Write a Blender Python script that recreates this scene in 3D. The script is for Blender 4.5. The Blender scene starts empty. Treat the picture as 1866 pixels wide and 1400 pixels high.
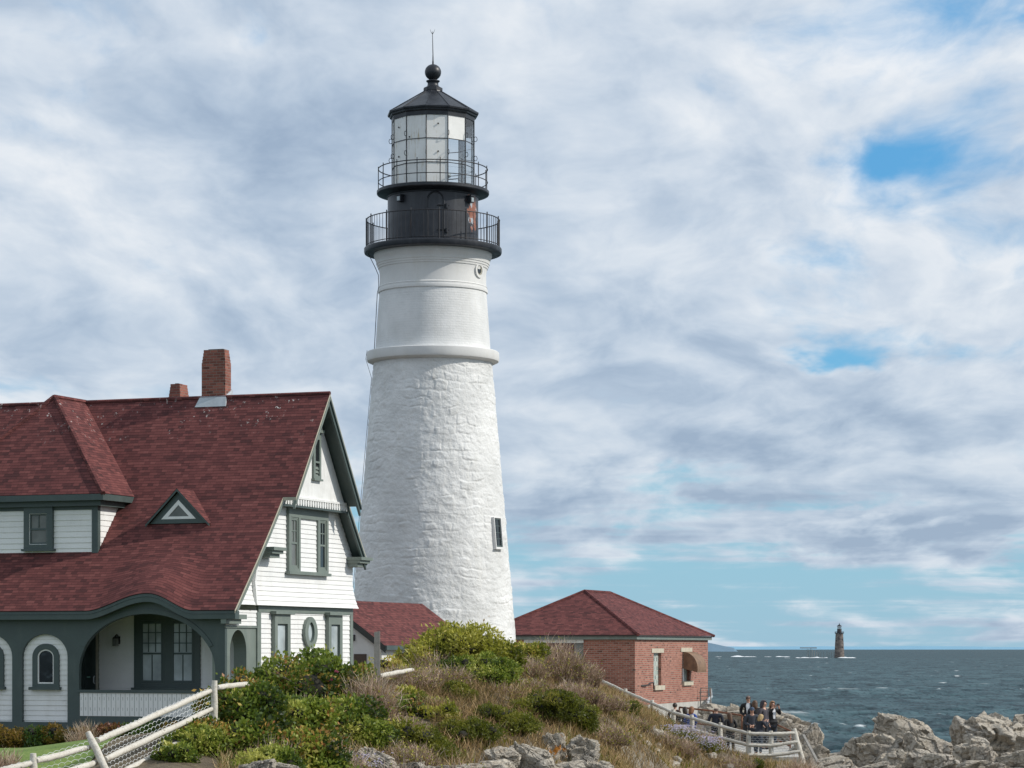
import bpy, bmesh, math, random
import numpy as np
from mathutils import Vector, Matrix, geometry as mgeo

random.seed(7)
SC = bpy.context.scene
COL = SC.collection
PI = math.pi
F = 4665.0            # focal length in pixels of the 1866 px wide photograph (a 90 mm lens)
CAMZ = 10.0           # height of the camera above the sea
def P(px, py, Y):     # a measured point of the photograph at distance Y in metres
    return Vector(((px-933)*Y/F, Y, CAMZ+(1181-py)*Y/F))

# ---------------------------------------------------------------- noise in numpy
def _hash(ix, iy, iz, s):
    n = (ix*374761393 + iy*668265263 + iz*2147483647 + s*144665) & 0xffffffff
    n = ((n ^ (n >> 13))*1274126177) & 0xffffffff
    n = ((n ^ (n >> 16))*2246822519) & 0xffffffff
    return ((n ^ (n >> 15)) & 0xffffff)/float(0xffffff)
def vnoise(p, s=0):
    p = np.asarray(p, float); i = np.floor(p).astype(np.int64); f = p-i
    f = f*f*f*(f*(f*6-15)+10); r = 0
    for dx in (0, 1):
        for dy in (0, 1):
            for dz in (0, 1):
                w = (f[:, 0] if dx else 1-f[:, 0])*(f[:, 1] if dy else 1-f[:, 1])*(f[:, 2] if dz else 1-f[:, 2])
                r = r + w*_hash(i[:, 0]+dx, i[:, 1]+dy, i[:, 2]+dz, s)
    return r*2-1
def fbm(p, o=4, s=0):
    p = np.asarray(p, float); a = 1; t = 0; r = 0
    for k in range(o):
        r = r+a*vnoise(p*(2.03**k)+k*17.3, s+k); t += a; a *= .5
    return r/t

# ---------------------------------------------------------------- node helpers
class NT:
    def __init__(s, tree): s.t = tree; s.n = tree.nodes; s.l = tree.links
    def new(s, typ, ins=None, **kw):
        n = s.n.new(typ)
        for k, v in kw.items(): setattr(n, k, v)
        for k, v in (ins or {}).items(): s.set(n.inputs[k], v)
        return n
    def set(s, sock, v):
        if isinstance(v, bpy.types.NodeSocket): s.l.new(v, sock)
        elif isinstance(v, bpy.types.Node): s.l.new(v.outputs[0], sock)
        else:
            if isinstance(v, (tuple, list)) and len(v) == 3 and sock.type == 'RGBA': v = (*v, 1)
            sock.default_value = v
    def math(s, op, a, b=0., c=None):
        n = s.new('ShaderNodeMath', operation=op); s.set(n.inputs[0], a); s.set(n.inputs[1], b)
        if c is not None: s.set(n.inputs[2], c)
        return n.outputs[0]
    def vmath(s, op, a, b=(0, 0, 0)):
        n = s.new('ShaderNodeVectorMath', operation=op); s.set(n.inputs[0], a); s.set(n.inputs[1], b); return n.outputs[0]
    def mix(s, f, a, b, mode='MIX'):
        n = s.new('ShaderNodeMix', data_type='RGBA', blend_type=mode); n.clamp_factor = True
        s.set(n.inputs[0], f); s.set(n.inputs[6], a); s.set(n.inputs[7], b); return n.outputs[2]
    def ramp(s, f, stops, interp='LINEAR'):
        n = s.new('ShaderNodeValToRGB'); s.set(n.inputs[0], f); e = n.color_ramp.elements; n.color_ramp.interpolation = interp
        while len(e) < len(stops): e.new(.5)
        for q, (pos, c) in zip(e, stops):
            q.position = pos
            if not isinstance(c, (tuple, list)): c = (c, c, c)
            q.color = (*c[:3], 1)
        return n.outputs[0]
    def noise(s, vec, scale, detail=4, rough=.55, dist=0., out=0):
        n = s.new('ShaderNodeTexNoise', {'Scale': scale, 'Detail': detail, 'Roughness': rough, 'Distortion': dist})
        if vec is not None: s.set(n.inputs['Vector'], vec)
        return n.outputs[out]
    def mapr(s, v, a, b, c=0., d=1., smooth=False):
        n = s.new('ShaderNodeMapRange'); n.clamp = True
        if smooth: n.interpolation_type = 'SMOOTHSTEP'
        for i, q in enumerate((v, a, b, c, d)): s.set(n.inputs[i], q)
        return n.outputs[0]
    def scale(s, v, xyz, loc=(0, 0, 0)):
        n = s.new('ShaderNodeMapping', {'Scale': xyz, 'Location': loc}); s.set(n.inputs['Vector'], v); return n.outputs[0]
    def bump(s, h, strength=.5, dist=.02, normal=None):
        n = s.new('ShaderNodeBump', {'Strength': strength, 'Distance': dist, 'Height': h})
        if normal is not None: s.set(n.inputs['Normal'], normal)
        return n.outputs[0]
MATS = {}
def material(name, fn, rough=.7, **kw):
    if name in MATS: return MATS[name]
    m = bpy.data.materials.new(name); m.use_nodes = True; t = NT(m.node_tree)
    b = t.n['Principled BSDF']; b.inputs['Roughness'].default_value = rough
    for k, v in kw.items(): t.set(b.inputs[k], v)
    fn(t, b); MATS[name] = m; return m
def obco(t): return t.new('ShaderNodeTexCoord').outputs['Object']
def uvco(t): return t.new('ShaderNodeTexCoord').outputs['UV']
def weathered(name, col, var=.12, sc=2.5, rough=.6, bump=.1, dirt=None, **kw):
    """plain paint or stone with soft blotches, fine grain and a little dirt"""
    def fn(t, b):
        o = obco(t); n1 = t.noise(o, sc, 6, .6); n2 = t.noise(o, sc*11, 3, .6)
        f = t.math('ADD', t.math('MULTIPLY', n1, .7), t.math('MULTIPLY', n2, .3))
        lo = tuple(c*(1-var*1.6) for c in col); hi = tuple(min(1, c*(1+var)) for c in col)
        c = t.ramp(f, [(.3, lo), (.7, hi)])
        if dirt: c = t.mix(t.mapr(t.noise(t.scale(o, (1.5, 1.5, .35)), sc*.9, 5, .65), .52, .78, 0, dirt[1]), c, dirt[0])
        t.set(b.inputs['Base Color'], c)
        t.set(b.inputs['Roughness'], t.mapr(n1, .3, .7, rough-.08, rough+.1))
        if bump: t.set(b.inputs['Normal'], t.bump(f, bump, .02))
    return material(name, fn, rough, **kw)

# ---------------------------------------------------------------- mesh builder
class MB:
    def __init__(s): s.V = []; s.F = []; s.M = []; s.UV = {}; s.mi = 0
    def v(s, p): s.V.append((float(p[0]), float(p[1]), float(p[2]))); return len(s.V)-1
    def face(s, pts, uv=None):
        ids = [s.v(p) for p in pts]; s.F.append(ids); s.M.append(s.mi)
        if uv: s.UV[len(s.F)-1] = uv
    def idx(s, ids): s.F.append(list(ids)); s.M.append(s.mi)
    def hexa(s, c):      # 8 corners: bottom 0-3, top 4-7
        b = [s.v(p) for p in c]
        for q in ((0, 3, 2, 1), (4, 5, 6, 7), (0, 1, 5, 4), (1, 2, 6, 5), (2, 3, 7, 6), (3, 0, 4, 7)): s.idx([b[i] for i in q])
    def box(s, x0, x1, y0, y1, z0, z1):
        s.hexa([(x0, y0, z0), (x1, y0, z0), (x1, y1, z0), (x0, y1, z0), (x0, y0, z1), (x1, y0, z1), (x1, y1, z1), (x0, y1, z1)])
    def mbox(s, mp, u0, u1, z0, z1, d0, d1):
        s.hexa([mp(u0, z0, d1), mp(u1, z0, d1), mp(u1, z0, d0), mp(u0, z0, d0), mp(u0, z1, d1), mp(u1, z1, d1), mp(u1, z1, d0), mp(u0, z1, d0)])
    def tube(s, pts, rad, n=8, cap=True):
        pts = [Vector(p) for p in pts]
        if not isinstance(rad, (list, tuple)): rad = [rad]*len(pts)
        rings = []; up = None
        for i, p in enumerate(pts):
            d = (pts[min(i+1, len(pts)-1)]-pts[max(i-1, 0)]).normalized()
            if up is None: up = d.orthogonal().normalized()
            up = (up-d*up.dot(d))
            if up.length < 1e-6: up = d.orthogonal()
            up.normalize(); w = d.cross(up)
            rings.append([s.v(p+(up*math.cos(a)+w*math.sin(a))*rad[i]) for a in (2*PI*k/n for k in range(n))])
        for a, b in zip(rings, rings[1:]):
            for k in range(n): s.idx((a[k], a[(k+1) % n], b[(k+1) % n], b[k]))
        if cap: s.idx(rings[0][::-1]); s.idx(rings[-1])
    def ring(s, r, z, rad, n=64, m=6, a0=0, a1=2*PI):
        """horizontal hoop of round bar"""
        full = abs(a1-a0-2*PI) < 1e-4; cnt = n if full else n+1; R = []
        for i in range(cnt):
            a = a0+(a1-a0)*i/n
            R.append([s.v(((r+rad*math.cos(b))*math.cos(a), (r+rad*math.cos(b))*math.sin(a), z+rad*math.sin(b))) for b in (2*PI*k/m for k in range(m))])
        for i in range(n):
            A, B = R[i], R[(i+1) % cnt]
            for k in range(m): s.idx((A[k], B[k], B[(k+1) % m], A[(k+1) % m]))
    def lathe(s, prof, n=96, a_off=0.):
        R = []
        for r, z in prof: R.append([s.v((r*math.cos(a), r*math.sin(a), z)) for a in (a_off+2*PI*k/n for k in range(n))])
        for j, (A, B) in enumerate(zip(R, R[1:])):
            for k in range(n):
                s.idx((A[k], A[(k+1) % n], B[(k+1) % n], B[k]))
                rr = (prof[j][0]+prof[j+1][0])/2; u0 = 2*PI*k/n*rr; u1 = 2*PI*(k+1)/n*rr
                s.UV[len(s.F)-1] = [(u0, prof[j][1]), (u1, prof[j][1]), (u1, prof[j+1][1]), (u0, prof[j+1][1])]
    def slab(s, outer, holes, mp, d0, d1):
        """flat board with openings: outline and holes in (u,z), between depths d0 and d1"""
        loops = [outer]+list(holes); flat = [p for l in loops for p in l]
        tris = mgeo.tessellate_polygon([[Vector((u, z, 0)) for u, z in l] for l in loops])
        a = [s.v(mp(u, z, d1)) for u, z in flat]; b = [s.v(mp(u, z, d0)) for u, z in flat]
        for t in tris: s.idx([a[i] for i in t]); s.idx([b[i] for i in t][::-1])
        k = 0
        for l in loops:
            n = len(l)
            for i in range(n): s.idx((a[k+i], a[k+(i+1) % n], b[k+(i+1) % n], b[k+i]))
            k += n
    def clap(s, poly, mp, pitch=.15, out=.022, flare=None):
        """lapped boards over a wall outline in (u,z)"""
        z0 = min(p[1] for p in poly); z1 = max(p[1] for p in poly); z = z0; rnd = random.Random(3)
        fl = flare or (lambda q: 0)
        while z < z1-1e-4:
            q = _clip(_clip(poly, z, 1), min(z+pitch, z1), -1)
            if len(q) >= 3:
                k = out*(.85+.3*rnd.random())
                d = lambda zz: k*(1-(zz-z)/pitch)+.002+fl(zz)
                s.face([mp(u, zz, d(zz)) for u, zz in q])
                us = [u for u, zz in q if abs(zz-z) < 1e-5]
                if len(us) >= 2:
                    a, b = min(us), max(us)
                    s.face([mp(a, z, d(z)), mp(b, z, d(z)), mp(b, z, fl(z)-.01), mp(a, z, fl(z)-.01)])
            z += pitch
    def build(s, name, mats, parent=None, smooth=False, off=(0, 0, 0), label=None):
        me = bpy.data.meshes.new(name)
        V = [(x-off[0], y-off[1], z-off[2]) for x, y, z in s.V] if any(off) else s.V
        me.from_pydata(V, [], s.F)
        if not isinstance(mats, (list, tuple)): mats = [mats]
        for m in mats: me.materials.append(m)
        if len(mats) > 1: me.polygons.foreach_set('material_index', s.M)
        bm = bmesh.new(); bm.from_mesh(me); bm.faces.ensure_lookup_table()
        uvl = bm.loops.layers.uv.new('UVMap')
        for f in bm.faces:
            if f.index in s.UV:
                for l, q in zip(f.loops, s.UV[f.index]): l[uvl].uv = q
        me2 = set(s.UV)
        bm.normal_update()
        for f in bm.faces:
            if f.index in me2: continue
            n = f.normal; nz = abs(n.z)
            u = Vector((-n.y, n.x, 0)).normalized() if nz < .995 and (n.x*n.x+n.y*n.y) > 1e-9 else Vector((1, 0, 0))
            w = n.cross(u)
            for l in f.loops: l[uvl].uv = (l.vert.co.dot(u), l.vert.co.dot(w))
        bmesh.ops.remove_doubles(bm, verts=bm.verts, dist=1e-5)
        if s.fixn: bmesh.ops.recalc_face_normals(bm, faces=bm.faces)
        bm.to_mesh(me); bm.free()
        if smooth:
            me.polygons.foreach_set('use_smooth', [True]*len(me.polygons))
            if smooth is not True: me.set_sharp_from_angle(angle=math.radians(smooth))
        me.update()
        return link(name, me, parent, label)
    fixn = False
def _clip(poly, z, sgn):
    r = []
    for i in range(len(poly)):
        a, b = poly[i-1], poly[i]; fa, fb = (a[1]-z)*sgn, (b[1]-z)*sgn
        if (fa >= 0) != (fb >= 0):
            t = fa/(fa-fb); r.append((a[0]+(b[0]-a[0])*t, z))
        if fb >= 0: r.append(b)
    return r
def link(name, data, parent=None, label=None):
    o = bpy.data.objects.new(name, data); COL.objects.link(o); o.parent = parent
    if label: o['label'] = label
    return o
def thing(name, label, cat, loc=(0, 0, 0), rz=0, group=None):
    o = link(name, None); o.location = loc; o.rotation_euler = (0, 0, rz); o.empty_display_size = .3
    return tag(o, label, cat, group)
def tag(o, label=None, cat=None, group=None, kind=None):
    for k, v in (('label', label), ('category', cat), ('group', group), ('kind', kind)):
        if v: o[k] = v
    return o
def fast_mesh(name, V, Fq, mat, tint=None, smooth=False):
    """big meshes straight from numpy arrays: V (n,3), faces (m,k); tint = a value per vertex"""
    me = bpy.data.meshes.new(name); V = np.ascontiguousarray(V, np.float32); Fq = np.ascontiguousarray(Fq, np.int32)
    m, k = Fq.shape
    me.vertices.add(len(V)); me.vertices.foreach_set('co', V.ravel())
    me.loops.add(m*k); me.loops.foreach_set('vertex_index', Fq.ravel())
    me.polygons.add(m); me.polygons.foreach_set('loop_start', np.arange(0, m*k, k, dtype=np.int32))
    me.update(calc_edges=True)
    if smooth: me.polygons.foreach_set('use_smooth', np.ones(m, bool))
    if tint is not None:
        a = me.attributes.new('tint', 'FLOAT', 'POINT'); a.data.foreach_set('value', np.ascontiguousarray(tint, np.float32))
    for q in (mat if isinstance(mat, (list, tuple)) else [mat]): me.materials.append(q)
    return me

# ---------------------------------------------------------------- camera, sun and sky
cam_d = bpy.data.cameras.new('camera'); cam = link('camera', cam_d)
cam.location = (0, 0, CAMZ); cam.rotation_euler = (PI/2, 0, 0)
cam_d.sensor_width = 36; cam_d.lens = 36*F/1866; cam_d.shift_y = 481/1866
cam_d.clip_start = .5; cam_d.clip_end = 90000
SC.camera = cam
SUN = Vector((.98, -.13, 0)).normalized()*math.cos(math.radians(36)); SUN.z = math.sin(math.radians(36))
sd = bpy.data.lights.new('sun', 'SUN'); sd.energy = 3.4; sd.angle = math.radians(.6); sd.color = (1, .955, .88)
so = link('sun', sd); so.rotation_euler = SUN.to_track_quat('Z', 'Y').to_euler(); so.location = (40, 20, 60)
SC.view_settings.view_transform = 'Standard'; SC.view_settings.look = 'None'; SC.view_settings.exposure = 0; SC.view_settings.gamma = 1
SC.cycles.use_denoising = True; SC.cycles.max_bounces = 9; SC.cycles.diffuse_bounces = 6; SC.cycles.transparent_max_bounces = 12; SC.cycles.sample_clamp_indirect = 4

W = bpy.data.worlds.new('World'); SC.world = W; W.use_nodes = True
def build_sky():
    t = NT(W.node_tree); bg = t.n['Background']; bg.inputs['Strength'].default_value = .1
    sky = t.new('ShaderNodeTexSky'); sky.sky_type = 'NISHITA'; sky.sun_disc = False
    sky.sun_elevation = math.radians(36); sky.sun_rotation = math.atan2(SUN.x, SUN.y)
    sky.air_density = 1.; sky.dust_density = .6; sky.ozone_density = 1.4
    d = t.new('ShaderNodeTexCoord').outputs['Generated']
    sx = t.new('ShaderNodeSeparateXYZ', {0: d}); x, y, z = sx.outputs
    zc = t.math('MAXIMUM', z, 0.)
    az = t.math('ARCTAN2', x, y)                                     # azimuth from north, radians
    el = t.math('ARCSINE', zc)
    # clouds lie in sheets: they shrink and flatten towards the horizon
    u = t.math('DIVIDE', az, t.math('ADD', t.math('MULTIPLY', el, .55), .19)); v = t.math('MULTIPLY', t.math('LOGARITHM', t.math('ADD', el, .075), 2.71828), 1.45)
    p = t.new('ShaderNodeCombineXYZ', {0: u, 1: v, 2: 0.}).outputs[0]
    w = t.vmath('SUBTRACT', t.noise(p, 2.6, 3, .5, 0, 1), (.5, .5, .5))
    q0 = t.vmath('ADD', p, t.vmath('MULTIPLY', w, (.26, .20, 0)))
    def dens(off, fine):
        q = t.vmath('ADD', q0, off)
        a = t.noise(t.vmath('ADD', q, (3.3, 1.9, 0)), 1.7, 3, .5)
        b = t.noise(q, 4.6, fine, .55)
        return t.math('ADD', t.math('MULTIPLY', a, .44), t.math('MULTIPLY', b, .56))
    n0 = dens((0, 0, 0), 9); n1 = dens((.035, .055, 0), 5)
    wf = t.vmath('SUBTRACT', t.noise(p, 7, 4, .6, 0, 1), (.5, .5, .5)); ws = t.new('ShaderNodeSeparateXYZ', {0: t.vmath('ADD', t.vmath('MULTIPLY', wf, (.9, .9, 0)), w)}).outputs
    wa = t.math('MULTIPLY', ws[0], .075); we = t.math('MULTIPLY', ws[1], .028)
    def blob(px, py, rx, ry, amp):                                   # a patch of sky, in azimuth and height angle
        a0 = math.atan((px-933)/F); e0 = math.atan((1181-py)/F)
        u = t.math('DIVIDE', t.math('SUBTRACT', t.math('ADD', az, wa), a0), rx/F); v = t.math('DIVIDE', t.math('SUBTRACT', t.math('ADD', el, we), e0), ry/F)
        r = t.math('ADD', t.math('MULTIPLY', u, u), t.math('MULTIPLY', v, v))
        return t.math('MULTIPLY', t.math('POWER', 2.718, t.math('MULTIPLY', r, -1.)), amp)
    cover = t.math('ADD', n0, .112)
    for q in SKY_BLOBS: cover = t.math('ADD', cover, blob(*q))
    # clear band above the horizon
    cover = t.math('ADD', cover, t.mapr(t.math('ADD', el, t.math('MULTIPLY', we, .5)), math.radians(2.9), math.radians(4.1), -.16, .03, True))
    # thin flat streaks in the clear band
    sk = t.noise(t.scale(p, (.9, 6.5, 1)), 1.6, 5, .55)
    cover = t.math('ADD', cover, t.math('MULTIPLY', t.mapr(sk, .43, .68, 0, .18), t.mapr(el, math.radians(4.6), math.radians(3.2), 0, 1)))
    c = t.mapr(cover, .42, .64, 0, 1, True)
    lit = t.mapr(t.math('SUBTRACT', n0, n1), -.092, .088, 0, 1)
    thick = t.mapr(cover, .55, .80, 0, 1)
    fluff = t.noise(q0, 11, 6, .6)
    tone = t.math('ADD', t.math('MULTIPLY', lit, .60), t.math('MULTIPLY', t.math('SUBTRACT', 1., thick), .40))
    tone = t.math('ADD', tone, t.math('MULTIPLY', t.math('SUBTRACT', fluff, .5), .17))
    for q in SHADE_BLOBS: tone = t.math('ADD', tone, blob(*q))
    tone = t.math('SUBTRACT', tone, t.mapr(el, math.radians(4.3), math.radians(3.3), 0, .22))
    tone = t.mapr(tone, 0, 1)
    cc = t.ramp(tone, [(.0, (.34, .43, .56)), (.25, (.45, .54, .66)), (.5, (.59, .665, .76)), (.75, (.73, .78, .84)), (1., (.88, .895, .915))])
    cc = t.vmath('SCALE', cc, (0, 0, 0)); cc.node.inputs['Scale'].default_value = 10.3
    # clear air: the physical sky, whitened and turned a little towards cyan low down
    base = t.vmath('MULTIPLY', sky.outputs[0], (.72, 1.0, 1.12))
    low = t.mapr(el, 0, math.radians(10), 1, 0)
    haze = t.ramp(low, [(0, (.12, .42, .78)), (.4, (.18, .51, .81)), (.62, (.29, .60, .78)), (1, (.36, .59, .76))])
    haze = t.vmath('SCALE', haze, (0, 0, 0)); haze.node.inputs['Scale'].default_value = 9.6
    base = t.mix(.85, base, haze)
    out = t.mix(t.math('MULTIPLY', c, .95), base, cc)
    t.set(bg.inputs['Color'], out)
SKY_BLOBS = [(1640, 430, 330, 330, -.040), (1700, 296, 190, 36, -.085), (1240, 760, 120, 22, -.07), (1500, 560, 120, 26, -.07), (1866, 110, 26, 70, -.15), (1590, 608, 170, 34, -.20), (1490, 495, 90, 40, -.12), (1480, 655, 100, 26, -.22),
             (440, 62, 60, 34, -.12), (1560, 966, 180, 36, .46), (1700, 985, 110, 30, .14), (1430, 1010, 90, 16, .10),
             (1500, 775, 520, 85, .17), (1000, 895, 90, 26, .15), (300, 400, 420, 420, .10), (1150, 350, 320, 320, .08), (1840, 985, 60, 60, .12), (1720, 890, 60, 16, .10),
             (1330, 920, 60, 12, .12), (1150, 962, 150, 22, .12), (1160, 868, 330, 24, -.14), (1700, 850, 200, 20, -.05)]
SHADE_BLOBS = [(1450, 925, 700, 40, -.16), (560, 250, 150, 140, -.28), (330, 130, 200, 60, -.15), (180, 600, 260, 60, -.12), (1400, 815, 480, 45, -.20), (1250, 640, 260, 40, -.12), (250, 400, 240, 110, .20), (1150, 200, 300, 160, .14), (1600, 80, 260, 90, .10),
               (1560, 950, 150, 20, .60), (1560, 1005, 190, 16, -.2), (640, 520, 100, 120, -.12), (80, 400, 160, 100, .12)]
build_sky()
# ---------------------------------------------------------------- shared materials
WHITE = weathered('white_clapboard_paint', (.80, .80, .785), .05, 1.4, .55, .06, dirt=((.55, .53, .48), .35))
WHITE_TRIM = weathered('white_trim_paint', (.80, .80, .78), .05, 3, .5, .06, dirt=((.5, .48, .42), .4))
GREEN = weathered('dark_green_paint', (.062, .088, .085), .14, 2, .5, .05, dirt=((.11, .13, .12), .4))
GREEN_SIDE = weathered('sunlit_green_paint', (.17, .205, .18), .10, 2, .5, .05, dirt=((.30, .31, .28), .5))  # the same trim green, its sunlit tone put into the colour
BLACK = weathered('black_iron_paint', (.018, .020, .026), .3, 2.5, .42, .12, dirt=((.06, .065, .075), .6))
IRON = weathered('dark_iron_bar', (.022, .022, .026), .3, 6, .5, .1, dirt=((.10, .05, .03), .5))
CONC = weathered('weathered_concrete', (.47, .45, .41), .16, 1.6, .85, .35, dirt=((.27, .25, .22), .7))
LINTEL = weathered('pale_stone_lintel', (.52, .47, .37), .12, 3, .8, .2, dirt=((.33, .28, .2), .5))
LEAD = weathered('grey_lead_flashing', (.42, .46, .49), .16, 4, .45, .15)
CURTAIN = weathered('pale_window_blind', (.55, .58, .56), .08, 3, .8, .05)
DARKROOM = weathered('dark_room_interior', (.012, .013, .014), .2, 2, .6, 0)
TAN = weathered('sun_bleached_soffit_edge', (.42, .40, .32), .15, 3, .7, .1)
RUST = weathered('rusty_iron', (.22, .085, .04), .35, 7, .75, .3)
WOOD = None
def _wood(t, b):
    o = obco(t); g = t.noise(t.scale(o, (3, 3, 3)), 3, 6, .65); g2 = t.noise(o, 34, 4, .6)
    c = t.ramp(t.math('ADD', t.math('MULTIPLY', g, .6), t.math('MULTIPLY', g2, .4)), [(.3, (.30, .26, .21)), (.46, (.55, .51, .44)), (.66, (.70, .67, .60))])
    c = t.mix(t.mapr(t.noise(o, 9, 5, .7), .60, .70), c, (.20, .16, .12))
    t.set(b.inputs['Base Color'], c); t.set(b.inputs['Normal'], t.bump(g2, .5, .02))
WOOD = material('weathered_peeled_log', _wood, .8)
GREYWOOD = weathered('grey_weathered_post', (.30, .28, .25), .25, 5, .85, .4, dirt=((.14, .12, .1), .7))
def glass_mat(name, col, rough=.05, spec=.6):
    def fn(t, b):
        o = obco(t); t.set(b.inputs['Base Color'], t.ramp(t.noise(o, 1.3, 3), [(.35, tuple(c*.7 for c in col)), (.7, tuple(c*1.25 for c in col))]))
        b.inputs['Specular IOR Level'].default_value = spec
        t.set(b.inputs['Normal'], t.bump(t.noise(o, 1.7, 2), .08, .05))
    return material(name, fn, rough)
PANE_DARK = glass_mat('dark_window_pane', (.018, .02, .022))
PANE_PALE = glass_mat('pane_over_pale_blind', (.40, .45, .46), .12, .5)
PANE_GREY = glass_mat('pane_over_grey_screen', (.16, .17, .16), .25, .4)

def _shingle(t, b):
    uv = uvco(t)
    br = t.new('ShaderNodeTexBrick', {'Vector': uv, 'Color1': (0, 0, 0), 'Color2': (1, 1, 1), 'Mortar': (.5, .5, .5), 'Scale': 1., 'Mortar Size': .004, 'Mortar Smooth': .2,
                                     'Bias': 0., 'Brick Width': .20, 'Row Height': .115}); br.offset = .37; br.offset_frequency = 2; br.squash = 1.4; br.squash_frequency = 3
    br2 = t.new('ShaderNodeTexBrick', {'Vector': t.scale(uv, (1, 1, 1), (.13, 0, 0)), 'Color1': (0, 0, 0), 'Color2': (1, 1, 1), 'Mortar': (.5, .5, .5), 'Scale': 1., 'Mortar Size': .0, 'Bias': -.3, 'Brick Width': .33, 'Row Height': .115}); br2.offset = .61
    big = t.noise(uv, .33, 4, .6); fine = t.noise(uv, 60, 2)
    tone = t.math('ADD', t.math('MULTIPLY', br.outputs[0], .44), t.math('ADD', t.math('MULTIPLY', br2.outputs[0], .12), t.math('MULTIPLY', big, .24)))
    c = t.ramp(tone, [(.10, (.062, .026, .026)), (.29, (.122, .041, .039)), (.52, (.172, .058, .053)), (.80, (.26, .100, .088))])
    c = t.mix(t.mapr(fine, .35, .75, 0, .35), c, (.10, .045, .045))
    v = t.new('ShaderNodeSeparateXYZ', {0: uv}).outputs[1]
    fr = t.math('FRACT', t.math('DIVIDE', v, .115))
    # the butt edge of every course stands out and its shade is painted into the colour
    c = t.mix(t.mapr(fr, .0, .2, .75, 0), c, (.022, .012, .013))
    c = t.mix(t.math('MULTIPLY', br.outputs[1], .6), c, (.03, .015, .016))
    # gull droppings high on the slope
    o = obco(t); sp = t.noise(t.scale(o, (1, 1, .35)), 7.5, 3, .7); zz = t.new('ShaderNodeSeparateXYZ', {0: o}).outputs[2]
    hi = t.mapr(zz, DROP_Z[0], DROP_Z[1]); lo2 = t.mapr(t.noise(o, .55, 2), .45, .62)
    c = t.mix(t.math('MULTIPLY', t.mapr(sp, .625, .67), t.math('MULTIPLY', hi, lo2)), c, (.62, .60, .56))
    t.set(b.inputs['Base Color'], c)
    h = t.math('ADD', t.math('MULTIPLY', t.math('SUBTRACT', 1., fr), .8), t.math('ADD', t.math('MULTIPLY', fine, .25), t.math('MULTIPLY', br.outputs[0], .3)))
    t.set(b.inputs['Normal'], t.bump(h, .7, .02))
DROP_Z = (9.3, 10.6)
SHINGLE = material('red_asphalt_shingles', _shingle, .9, **{'Specular IOR Level': .15})

def brick_mat(name, c0, c1, c2, mortar, msz=.011):
    def fn(t, b):
        uv = uvco(t)
        br = t.new('ShaderNodeTexBrick', {'Vector': uv, 'Color1': (0, 0, 0), 'Color2': (1, 1, 1), 'Mortar': (.5, .5, .5), 'Scale': 1., 'Mortar Size': msz, 'Mortar Smooth': .3, 'Brick Width': .245, 'Row Height': .088})
        n = t.noise(uv, 3, 5, .6); n2 = t.noise(uv, 40, 2)
        c = t.ramp(t.math('ADD', t.math('MULTIPLY', br.outputs[0], .7), t.math('MULTIPLY', n, .3)), [(.12, tuple(v*.35 for v in c0)), (.2, c0), (.5, c1), (.9, c2)])
        c = t.mix(t.mapr(n2, .5, .8, 0, .25), c, mortar)
        c = t.mix(br.outputs[1], c, t.mix(n, mortar, tuple(v*.7 for v in mortar)))
        c = t.mix(t.mapr(t.noise(t.scale(uv, (1, .4, 1)), .8, 4, .6), .5, .75, 0, .3), c, tuple(v*.5 for v in c0))
        t.set(b.inputs['Base Color'], c)
        t.set(b.inputs['Normal'], t.bump(t.math('ADD', t.math('MULTIPLY', br.outputs[1], -1.), t.math('MULTIPLY', n2, .3)), .6, .012))
    return material(name, fn, .85)
BRICK = brick_mat('red_brick_wall', (.24, .078, .052), (.33, .118, .08), (.41, .17, .12), (.40, .32, .26))
BRICK_CH = brick_mat('dark_red_chimney_brick', (.17, .055, .038), (.25, .08, .055), (.33, .115, .08), (.30, .23, .19), .009)

# ---------------------------------------------------------------- the main lighthouse
TS = 106.5/F
TX, TY = (789-933)*TS, 106.5
def tz(py): return CAMZ+(1181-py)*TS
TB = 8.6                                                    # base height of the tower's empty
lh = thing('lighthouse', 'tall white stone lighthouse tower with a black iron lantern on top', 'lighthouse', (TX, TY, TB))
LO = (0, 0, TB)
def prof(pts): return [(hw*TS, tz(py)) for hw, py in pts]
def _stonepaint(t, b):
    uv = uvco(t); o = obco(t)
    n = t.noise(o, .55, 5, .6); n2 = t.noise(o, 5, 5, .62); n3 = t.noise(o, 26, 3, .6)
    c = t.ramp(n, [(.3, (.60, .60, .585)), (.62, (.765, .76, .74))])
    c = t.mix(t.mapr(n2, .56, .78, 0, .35), c, (.60, .585, .53))
    streak = t.noise(t.scale(o, (2.4, 2.4, .16)), 1.6, 5, .6)
    c = t.mix(t.mapr(streak, .55, .75, 0, .35), c, (.62, .60, .54))
    t.set(b.inputs['Base Color'], c)
    v = t.new('ShaderNodeTexVoronoi', {'Vector': t.vmath('ADD', t.scale(uv, (1.5, 2.9, 1)), t.vmath('SCALE', t.noise(uv, 2.2, 3, .6, 0, 1), (0, 0, 0))), 'Scale': 1.}, feature='DISTANCE_TO_EDGE')
    h = t.math('ADD', t.math('MULTIPLY', n2, 1.1), t.math('MULTIPLY', n3, .30))
    nn = t.bump(h, .55, .07)
    t.set(b.inputs['Normal'], t.bump(t.mapr(v.outputs[0], 0, .07), .12, .03, nn))
STONE = material('white_painted_rubble_stone', _stonepaint, .65)
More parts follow.
